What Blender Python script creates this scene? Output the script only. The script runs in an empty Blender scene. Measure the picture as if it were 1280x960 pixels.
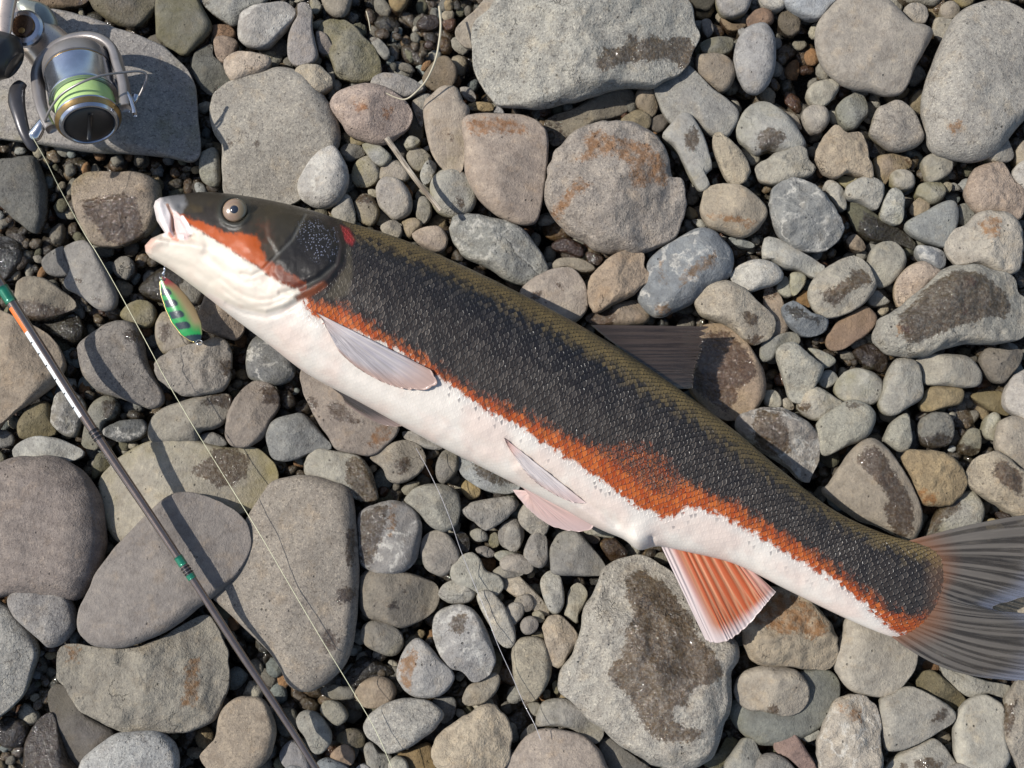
import bpy, math, random
import numpy as np
from mathutils import Vector, Matrix

# ---------------------------------------------------------------- camera, sky, sun, exposure
SC = bpy.context.scene
COL = SC.collection
W0, H0, HF = 1280.0, 960.0, math.radians(42.5)
FPX = W0 / 2 / math.tan(HF / 2)
CD, TILT = 0.93, math.radians(8)
CAM = np.array([0.0, -CD * math.sin(TILT), CD * math.cos(TILT)])
RX = np.array([1.0, 0, 0])
FW = np.array([0.0, math.sin(TILT), -math.cos(TILT)])
UP = np.array([0.0, math.cos(TILT), math.sin(TILT)])
cd = bpy.data.cameras.new('camera'); co = bpy.data.objects.new('camera', cd); COL.objects.link(co)
co.location = CAM; co.rotation_euler = (TILT, 0, 0)
cd.sensor_width = 36; cd.lens = 18 / math.tan(HF / 2); cd.clip_start = 0.01; cd.clip_end = 500
SC.camera = co
SUN_D = np.array([1.0, -0.12, 0.0]); SUN_E = math.radians(49)
SUN_D = SUN_D / np.linalg.norm(SUN_D) * math.cos(SUN_E); SUN_D[2] = -math.sin(SUN_E)
w = bpy.data.worlds.new('World'); SC.world = w; w.use_nodes = True
nt = w.node_tree; bg = nt.nodes['Background']; bg.inputs[1].default_value = 0.112
sky = nt.nodes.new('ShaderNodeTexSky'); sky.sky_type = 'NISHITA'; sky.sun_disc = False
sky.sun_elevation = SUN_E; sky.sun_rotation = math.atan2(-SUN_D[0], -SUN_D[1])
nt.links.new(sky.outputs[0], bg.inputs[0])
ld = bpy.data.lights.new('sun', 'SUN'); lo = bpy.data.objects.new('sun', ld); COL.objects.link(lo)
ld.energy = 4.2; ld.angle = math.radians(0.6); ld.color = (1.0, 0.965, 0.905)
lo.location = (-1, 0, 1); lo.rotation_euler = Vector(SUN_D).to_track_quat('-Z', 'Y').to_euler()
SC.view_settings.view_transform = 'Standard'; SC.view_settings.look = 'None'
SC.view_settings.exposure = 0.42; SC.view_settings.gamma = 1.0
SC.cycles.use_denoising = True; SC.cycles.max_bounces = 6

MM = 0.001
PX = CD / FPX                       # metres per photo pixel on the ground
def unproj(px, py, z):
    """photo pixel(s) -> world points on the height(s) z"""
    px = np.asarray(px, float); py = np.asarray(py, float); z = np.asarray(z, float)
    d = FW[None, :] + ((px.reshape(-1, 1) - 640) * RX - (py.reshape(-1, 1) - 480) * UP) / FPX
    t = (z.reshape(-1) - CAM[2]) / d[:, 2]
    return CAM + d * t[:, None]

# ---------------------------------------------------------------- small helpers
def lin(h, k=1.0):
    h = h.lstrip('#'); c = [int(h[i:i + 2], 16) / 255 for i in (0, 2, 4)]
    return tuple(k * (x / 12.92 if x <= .04045 else ((x + .055) / 1.055) ** 2.4) for x in c)

def vnoise(p, seed=0):
    """smooth value noise in [-1,1] for an Nx3 array"""
    p = np.asarray(p, float); i = np.floor(p).astype(np.int64); f = p - i; f = f * f * (3 - 2 * f)
    def h(a, b, c):
        n = (a * 374761393 + b * 668265263 + c * 2147483647 + seed * 1274126177) & 0xFFFFFFFF
        n = ((n ^ (n >> 13)) * 1274126177) & 0xFFFFFFFF
        return ((n ^ (n >> 16)) & 0xFFFF) / 32767.5 - 1
    x, y, z = i[:, 0], i[:, 1], i[:, 2]; r = 0
    for dx in (0, 1):
        for dy in (0, 1):
            for dz in (0, 1):
                wt = (f[:, 0] if dx else 1 - f[:, 0]) * (f[:, 1] if dy else 1 - f[:, 1]) * (f[:, 2] if dz else 1 - f[:, 2])
                r = r + wt * h(x + dx, y + dy, z + dz)
    return r

def fbm(p, seed=0, o=3):
    r = 0; a = 1; s = 0
    for k in range(o):
        r = r + a * vnoise(p * 2 ** k, seed + k * 17); s += a; a *= .5
    return r / s

def mesh(name, V, F, smooth=True, attrs=None, colors=None):
    V = np.asarray(V, np.float32); me = bpy.data.meshes.new(name)
    F = np.asarray(F, np.int32)
    me.vertices.add(len(V)); me.vertices.foreach_set('co', V.ravel())
    n = F.shape[1]
    me.loops.add(F.size); me.loops.foreach_set('vertex_index', F.ravel())
    me.polygons.add(len(F)); me.polygons.foreach_set('loop_start', np.arange(0, F.size, n, dtype=np.int32))
    me.update(calc_edges=True); me.validate()
    me.polygons.foreach_set('use_smooth', np.full(len(me.polygons), smooth, bool))
    for k, a in (attrs or {}).items():
        at = me.attributes.new(k, 'FLOAT', 'POINT'); at.data.foreach_set('value', np.asarray(a, np.float32))
    for k, a in (colors or {}).items():
        at = me.attributes.new(k, 'FLOAT_COLOR', 'POINT')
        a = np.concatenate([a, np.ones((len(a), 1))], 1).astype(np.float32); at.data.foreach_set('color', a.ravel())
    return me

def link(name, me, mat=None, parent=None, loc=None):
    o = bpy.data.objects.new(name, me); COL.objects.link(o)
    if mat is not None and me is not None and not me.materials: me.materials.append(mat)
    if parent is not None: o.parent = parent
    if loc is not None: o.location = loc
    return o

def tag(o, label=None, cat=None, group=None, kind=None):
    for k, v in (('label', label), ('category', cat), ('group', group), ('kind', kind)):
        if v: o[k] = v
    return o

def catmull(P, n, closed=False):
    P = np.asarray(P, float); m = len(P)
    segs = m if closed else m - 1
    t = np.linspace(0, segs, n, endpoint=not closed); i = np.minimum(t.astype(int), segs - 1); f = (t - i)[:, None]
    g = (lambda k: P[k % m]) if closed else (lambda k: P[np.clip(k, 0, m - 1)])
    a, b, c, d = g(i - 1), g(i), g(i + 1), g(i + 2)
    return .5 * (2 * b + (c - a) * f + (2 * a - 5 * b + 4 * c - d) * f ** 2 + (3 * b - a - 3 * c + d) * f ** 3)

def resample(P, n, closed=False):
    Q = np.vstack([P, P[:1]]) if closed else P
    L = np.concatenate([[0], np.cumsum(np.linalg.norm(np.diff(Q, axis=0), axis=1))])
    t = np.linspace(0, L[-1], n, endpoint=not closed)
    return np.stack([np.interp(t, L, Q[:, k]) for k in range(Q.shape[1])], 1)

def sdpoly(P, Q):
    """signed distance (negative inside) of points P (Nx2) to polygon Q"""
    Q = np.asarray(Q, float); d = np.full(len(P), 1e9); ins = np.zeros(len(P), bool)
    for a, b in zip(Q, np.roll(Q, -1, 0)):
        e = b - a; wv = P - a; t = np.clip((wv @ e) / max(e @ e, 1e-12), 0, 1)
        d = np.minimum(d, np.linalg.norm(wv - t[:, None] * e, axis=1))
        c = ((a[1] > P[:, 1]) != (b[1] > P[:, 1]))
        with np.errstate(divide='ignore', invalid='ignore'):
            x = (b[0] - a[0]) * (P[:, 1] - a[1]) / (b[1] - a[1]) + a[0]
        ins ^= c & (P[:, 0] < x)
    return np.where(ins, -d, d)

def dline(P, Q):
    Q = np.asarray(Q, float); d = np.full(len(P), 1e9)
    for a, b in zip(Q[:-1], Q[1:]):
        e = b - a; wv = P - a; t = np.clip((wv @ e) / max(e @ e, 1e-12), 0, 1)
        d = np.minimum(d, np.linalg.norm(wv - t[:, None] * e, axis=1))
    return d

def gridfaces(nu, nv, closed_v=False, off=0, flip=False):
    u = np.arange(nu - 1)[:, None]; v = np.arange(nv if closed_v else nv - 1)[None, :]
    v2 = (v + 1) % nv
    q = np.stack([u * nv + v, (u + 1) * nv + v, (u + 1) * nv + v2, u * nv + v2], -1).reshape(-1, 4) + off
    return q[:, ::-1] if flip else q

def tube(path, r, seg=10, name='tube', squash=None):
    """closed-ended swept tube; path Nx3, r scalar or N"""
    P = np.asarray(path, float); n = len(P); r = np.broadcast_to(r, n)
    T = np.gradient(P, axis=0); T /= np.linalg.norm(T, axis=1)[:, None] + 1e-12
    N = np.zeros_like(P); ref = np.array([0, 0, 1.0]) if abs(T[0][2]) < .9 else np.array([1.0, 0, 0])
    N[0] = ref - T[0] * (ref @ T[0]); N[0] /= np.linalg.norm(N[0])
    for i in range(1, n):
        v = N[i - 1] - T[i] * (N[i - 1] @ T[i]); N[i] = v / (np.linalg.norm(v) + 1e-12)
    B = np.cross(T, N); a = np.linspace(0, 2 * math.pi, seg, endpoint=False)
    sq = squash or 1.0
    V = P[:, None] + r[:, None, None] * (np.cos(a)[None, :, None] * N[:, None] * sq + np.sin(a)[None, :, None] * B[:, None])
    V = V.reshape(-1, 3); V = np.vstack([V, P[:1], P[-1:]])
    F = gridfaces(n, seg, True, flip=True).tolist(); c0, c1 = n * seg, n * seg + 1
    F4 = F + [[c0, (k + 1) % seg, k, k] for k in range(0)]
    me = bpy.data.meshes.new(name)
    caps = [(c0, k, (k + 1) % seg) for k in range(seg)] + [(c1, (n - 1) * seg + (k + 1) % seg, (n - 1) * seg + k) for k in range(seg)]
    me.from_pydata(V.tolist(), [], F4 + caps); me.polygons.foreach_set('use_smooth', np.ones(len(me.polygons), bool)); me.update()
    return me

def lathe(prof, seg=64, name='lathe'):
    """prof: list of (radius, height) turned about local z"""
    prof = np.asarray(prof, float); a = np.linspace(0, 2 * math.pi, seg, endpoint=False)
    V = np.stack([prof[:, :1] * np.cos(a), prof[:, :1] * np.sin(a), np.repeat(prof[:, 1:], seg, 1)], -1).reshape(-1, 3)
    me = bpy.data.meshes.new(name); F = gridfaces(len(prof), seg, True, flip=True).tolist()
    me.from_pydata(V.tolist(), [], F); me.polygons.foreach_set('use_smooth', np.ones(len(me.polygons), bool)); me.update()
    me.set_sharp_from_angle(angle=math.radians(32))
    return me

# ---------------------------------------------------------------- node helper
class NG:
    def __init__(s, name):
        s.m = bpy.data.materials.new(name); s.m.use_nodes = True; s.t = s.m.node_tree
        s.bsdf = s.t.nodes['Principled BSDF']; s.out = s.t.nodes['Material Output']
    def n(s, typ, **kw):
        nd = s.t.nodes.new(typ)
        for k, v in kw.items(): setattr(nd, k, v)
        return nd
    def put(s, sock, v):
        if v is None: return
        if hasattr(v, 'is_output') or isinstance(v, bpy.types.NodeSocket): s.t.links.new(v, sock)
        elif isinstance(v, (tuple, list)) and sock.type == 'RGBA' and len(v) == 3: sock.default_value = (*v, 1)
        else: sock.default_value = v
    def math(s, op, a, b=None, c=None, clamp=False):
        nd = s.n('ShaderNodeMath', operation=op, use_clamp=clamp)
        for i, v in enumerate((a, b, c)): s.put(nd.inputs[i], v)
        return nd.outputs[0]
    def mix(s, f, a, b, mode='MIX'):
        nd = s.n('ShaderNodeMix', data_type='RGBA', blend_type=mode); nd.clamp_factor = True
        s.put(nd.inputs[0], f); s.put(nd.inputs[6], a); s.put(nd.inputs[7], b); return nd.outputs[2]
    def attr(s, name, obj=False, out='Fac'):
        nd = s.n('ShaderNodeAttribute', attribute_name=name, attribute_type='OBJECT' if obj else 'GEOMETRY'); return nd.outputs[out]
    def ramp(s, v, lo, hi, a=0.0, b=1.0, smooth=True):
        nd = s.n('ShaderNodeMapRange'); nd.interpolation_type = 'SMOOTHSTEP' if smooth else 'LINEAR'
        for i, x in enumerate((v, lo, hi, a, b)): s.put(nd.inputs[i], x)
        return nd.outputs[0]
    def noise(s, vec, scale, detail=2, rough=.5, out=0):
        nd = s.n('ShaderNodeTexNoise'); s.put(nd.inputs['Vector'], vec); nd.inputs['Scale'].default_value = scale
        nd.inputs['Detail'].default_value = detail; nd.inputs['Roughness'].default_value = rough; return nd.outputs[out]
    def vor(s, vec, scale, feature='F1', out=0, rnd=1.0):
        nd = s.n('ShaderNodeTexVoronoi', feature=feature); s.put(nd.inputs['Vector'], vec)
        nd.inputs['Scale'].default_value = scale; nd.inputs['Randomness'].default_value = rnd; return nd.outputs[out]
    def bump(s, h, strength, dist, normal=None):
        nd = s.n('ShaderNodeBump'); nd.inputs['Strength'].default_value = strength; nd.inputs['Distance'].default_value = dist
        s.put(nd.inputs['Height'], h); s.put(nd.inputs['Normal'], normal); return nd.outputs[0]
    def set(s, **kw):
        for k, v in kw.items(): s.put(s.bsdf.inputs[k.replace('_', ' ')], v)
        return s.m

def simple(name, col, rough=.5, metal=0.0, **kw):
    g = NG(name); co = g.n('ShaderNodeTexCoord').outputs['Object']
    n = g.noise(co, 900, 3); n2 = g.noise(co, 120, 2)
    g.set(Base_Color=g.mix(g.ramp(n2, .35, .7, 0, .5), col, tuple(c * .72 for c in col)),
          Roughness=g.math('ADD', rough - .08, g.math('MULTIPLY', n, .16)), Metallic=metal, Normal=g.bump(n, .06, .0003))
    for k, v in kw.items(): g.put(g.bsdf.inputs[k.replace('_', ' ')], v)
    return g.m

# ---------------------------------------------------------------- stone materials
def stone_material(name, vertex_colour=False):
    g = NG(name)
    tc = g.n('ShaderNodeTexCoord').outputs['Object']; oi = g.n('ShaderNodeObjectInfo')
    off = g.n('ShaderNodeVectorMath', operation='ADD'); g.put(off.inputs[0], tc)
    cm = g.n('ShaderNodeCombineXYZ'); rr = g.math('MULTIPLY', oi.outputs['Random'], 7.0)
    for i in range(3): g.put(cm.inputs[i], g.math('MULTIPLY', rr, (1.0, -.7, .43)[i]))
    g.put(off.inputs[1], cm.outputs[0]); v = off.outputs[0]
    if vertex_colour:
        base = g.attr('tint', out='Color'); rough_k = .5; spk = .5; vein = 0.0
        wet0 = g.attr('wetd')
    else:
        base = oi.outputs['Color']; rough_k = g.attr('rugged', True); spk = g.attr('speckle', True); vein = g.attr('vein', True)
        wet0 = g.attr('wetd')
    rgb = g.n('ShaderNodeSeparateColor')
    n1 = g.noise(v, 42, 4, .6); n2 = g.noise(v, 230, 4, .7); n3 = g.noise(v, 560, 3, .75); n4 = g.noise(v, 820, 3, .75)
    # broad tonal drift, warm and cool zones
    c = g.mix(g.ramp(n1, .35, .7, 0, .55), base, g.mix(1.0, base, (.70, .69, .70), 'MULTIPLY'))
    nw = g.noise(v, 75, 5, .62, 0)
    c = g.mix(g.ramp(nw, .52, .72, 0, .5), c, g.mix(1.0, base, (1.12, .99, .82), 'MULTIPLY'))
    c = g.mix(g.ramp(n2, .5, .72, 0, .6), c, g.mix(1.0, c, (1.45, 1.42, 1.36), 'MULTIPLY'))
    c = g.mix(g.ramp(n2, .5, .3, 0, .55), c, g.mix(1.0, c, (.6, .585, .57), 'MULTIPLY'))
    n0 = g.noise(v, 105, 3, .6); c = g.mix(g.ramp(n0, .5, .7, 0, .4), c, g.mix(1.0, base, (1.3, 1.27, 1.2), 'MULTIPLY'))
    c = g.mix(g.ramp(n0, .48, .3, 0, .4), c, g.mix(1.0, base, (.62, .58, .55), 'MULTIPLY'))
    if not vertex_colour:
        mpn = g.n('ShaderNodeMapping'); g.put(mpn.inputs[0], v)
        rv = g.n('ShaderNodeCombineXYZ'); g.put(rv.inputs[2], g.math('MULTIPLY', oi.outputs['Random'], 9.0)); g.put(mpn.inputs['Rotation'], rv.outputs[0])
        wvt = g.n('ShaderNodeTexWave'); g.put(wvt.inputs['Vector'], mpn.outputs[0]); wvt.inputs['Scale'].default_value = 26; wvt.inputs['Distortion'].default_value = 5; wvt.inputs['Detail'].default_value = 4; wvt.inputs['Detail Scale'].default_value = 1.6
        bd = g.math('MULTIPLY', g.ramp(wvt.outputs['Fac'], .35, .8), g.attr('bedding', True))
        c = g.mix(bd, c, g.mix(1.0, base, (.62, .60, .60), 'MULTIPLY'))
        geo = g.n('ShaderNodeNewGeometry'); spz = g.n('ShaderNodeSeparateXYZ'); g.put(spz.inputs[0], geo.outputs['Position'])
        al = g.math('MULTIPLY', g.ramp(g.math('ADD', spz.outputs[2], g.math('MULTIPLY', g.math('SUBTRACT', n1, .5), .03)), .030, .010), g.attr('algae', True))
        c = g.mix(al, c, g.mix(1.0, base, (.62, .56, .26), 'MULTIPLY'))
    # grains
    dark = g.ramp(n3, .52, .66); light = g.ramp(n4, .53, .66)
    sk = g.math('MULTIPLY_ADD', spk, .72, .10)
    c = g.mix(g.math('MULTIPLY', dark, sk), c, g.mix(1.0, c, (.42, .41, .42), 'MULTIPLY'))
    c = g.mix(g.math('MULTIPLY', light, sk), c, g.mix(1.0, c, (1.7, 1.68, 1.62), 'MULTIPLY'))
    pits = g.ramp(g.vor(v, 210), .08, .2, 1, 0); pm = g.ramp(g.noise(v, 90, 2), .55, .7)
    pit = g.math('MULTIPLY', pits, pm)
    c = g.mix(g.math('MULTIPLY', pit, .7), c, g.mix(1.0, c, (.3, .28, .27), 'MULTIPLY'))
    # veins: thin ridges of warped noise
    wv = g.noise(v, 38, 5, .6); rid = g.math('ABSOLUTE', g.math('SUBTRACT', wv, .5))
    vn = g.math('MULTIPLY', g.math('MULTIPLY', g.ramp(rid, .004, .045, 1, 0), g.ramp(g.noise(v, 110, 4, .7), .38, .6)), vein)
    c = g.mix(g.math('MULTIPLY', vn, .6), c, (.5, .47, .41))
    cr = g.math('ABSOLUTE', g.math('SUBTRACT', g.noise(v, 19, 5, .6), .47))
    crack = g.math('MULTIPLY', g.math('MULTIPLY', g.ramp(cr, .001, .007, 1, 0), g.ramp(g.noise(v, 33, 1), .56, .66)), rough_k)
    c = g.mix(g.math('MULTIPLY', crack, .45), c, g.mix(1.0, c, (.45, .42, .4), 'MULTIPLY'))
    # rusty stains traced from the stone itself
    ragged = g.math('MULTIPLY_ADD', g.math('SUBTRACT', g.noise(v, 330, 5, .7), .5), .013, 0)
    if not vertex_colour:
        st = g.ramp(g.math('ADD', g.attr('staind'), g.math('MULTIPLY', ragged, 1.3)), -.0022, .0012, .95, 0)
        stn = g.math('MULTIPLY', st, g.ramp(g.noise(v, 190, 4, .6), .32, .62, .25, 1))
        c = g.mix(stn, c, g.mix(1.0, c, (.74, .46, .27), 'MULTIPLY'))
    # wet film: darker, more saturated, glossy
    wet = g.ramp(g.math('ADD', wet0, ragged), -.0014, .0008, 1, 0)
    gm = g.n('ShaderNodeGamma'); g.put(gm.inputs[0], c); gm.inputs[1].default_value = 1.3
    wc = g.mix(1.0, gm.outputs[0], (.37, .27, .165), 'MULTIPLY')
    c = g.mix(g.math('MULTIPLY', wet, g.ramp(g.noise(v, 420, 3), .3, .6, .72, 1)), c, wc)
    glint = g.ramp(g.noise(v, 300, 3, .7), .36, .6)
    rgh = g.mix(wet, (.93,) * 3, g.mix(glint, (.35,) * 3, (.6,) * 3))
    h = g.math('ADD', g.math('MULTIPLY', n2, .55), g.math('MULTIPLY', n3, .28))
    h = g.math('ADD', h, g.math('MULTIPLY', pit, -.8)); h = g.math('ADD', h, g.math('MULTIPLY', crack, -.6))
    h = g.math('MULTIPLY', h, g.math('MULTIPLY_ADD', rough_k, 1.5, .55))
    b = g.bump(h, .85, .0024); b = g.bump(n4, .6, .0009, b)
    g.set(Base_Color=c, Roughness=rgh, Normal=b)
    g.bsdf.inputs['Specular IOR Level'].default_value = .35
    film = g.bump(g.noise(v, 120, 4, .55), 1.0, .007)
    g.put(g.bsdf.inputs['Coat Weight'], g.math('MULTIPLY', wet, .85)); g.bsdf.inputs['Coat Roughness'].default_value = .07; g.put(g.bsdf.inputs['Coat Normal'], film)
    return g.m
STONE = stone_material('river_stone')
GRAVEL = stone_material('small_gravel', True)

g = NG('wet_silt'); tc = g.n('ShaderNodeTexCoord').outputs['Object']
n = g.noise(tc, 90, 5, .6); n2 = g.noise(tc, 600, 4, .7)
g.set(Base_Color=g.mix(n, (.006, .005, .004), (.022, .017, .011)), Roughness=g.ramp(n2, .35, .65, .12, .7),
      Normal=g.bump(g.math('ADD', n, g.math('MULTIPLY', n2, .5)), .9, .004))
SILT = g.m

# ---------------------------------------------------------------- ground and gravel
def ground():
    xs = np.concatenate([[-300, -60, -12, -3, -1.2], np.linspace(-.8, .8, 161), [1.2, 3, 12, 60, 300]])
    X, Y = np.meshgrid(xs, xs, indexing='ij'); P = np.stack([X, Y, 0 * X], -1).reshape(-1, 3)
    near = (np.abs(P[:, 0]) < .9) & (np.abs(P[:, 1]) < .9)
    P[:, 2] = np.where(near, .004 * fbm(P * 30, 3), 0) - .016
    n = len(xs); me = mesh('ground', P, gridfaces(n, n, flip=False))
    tag(link('ground', me, SILT), kind='structure')
ground()

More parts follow.
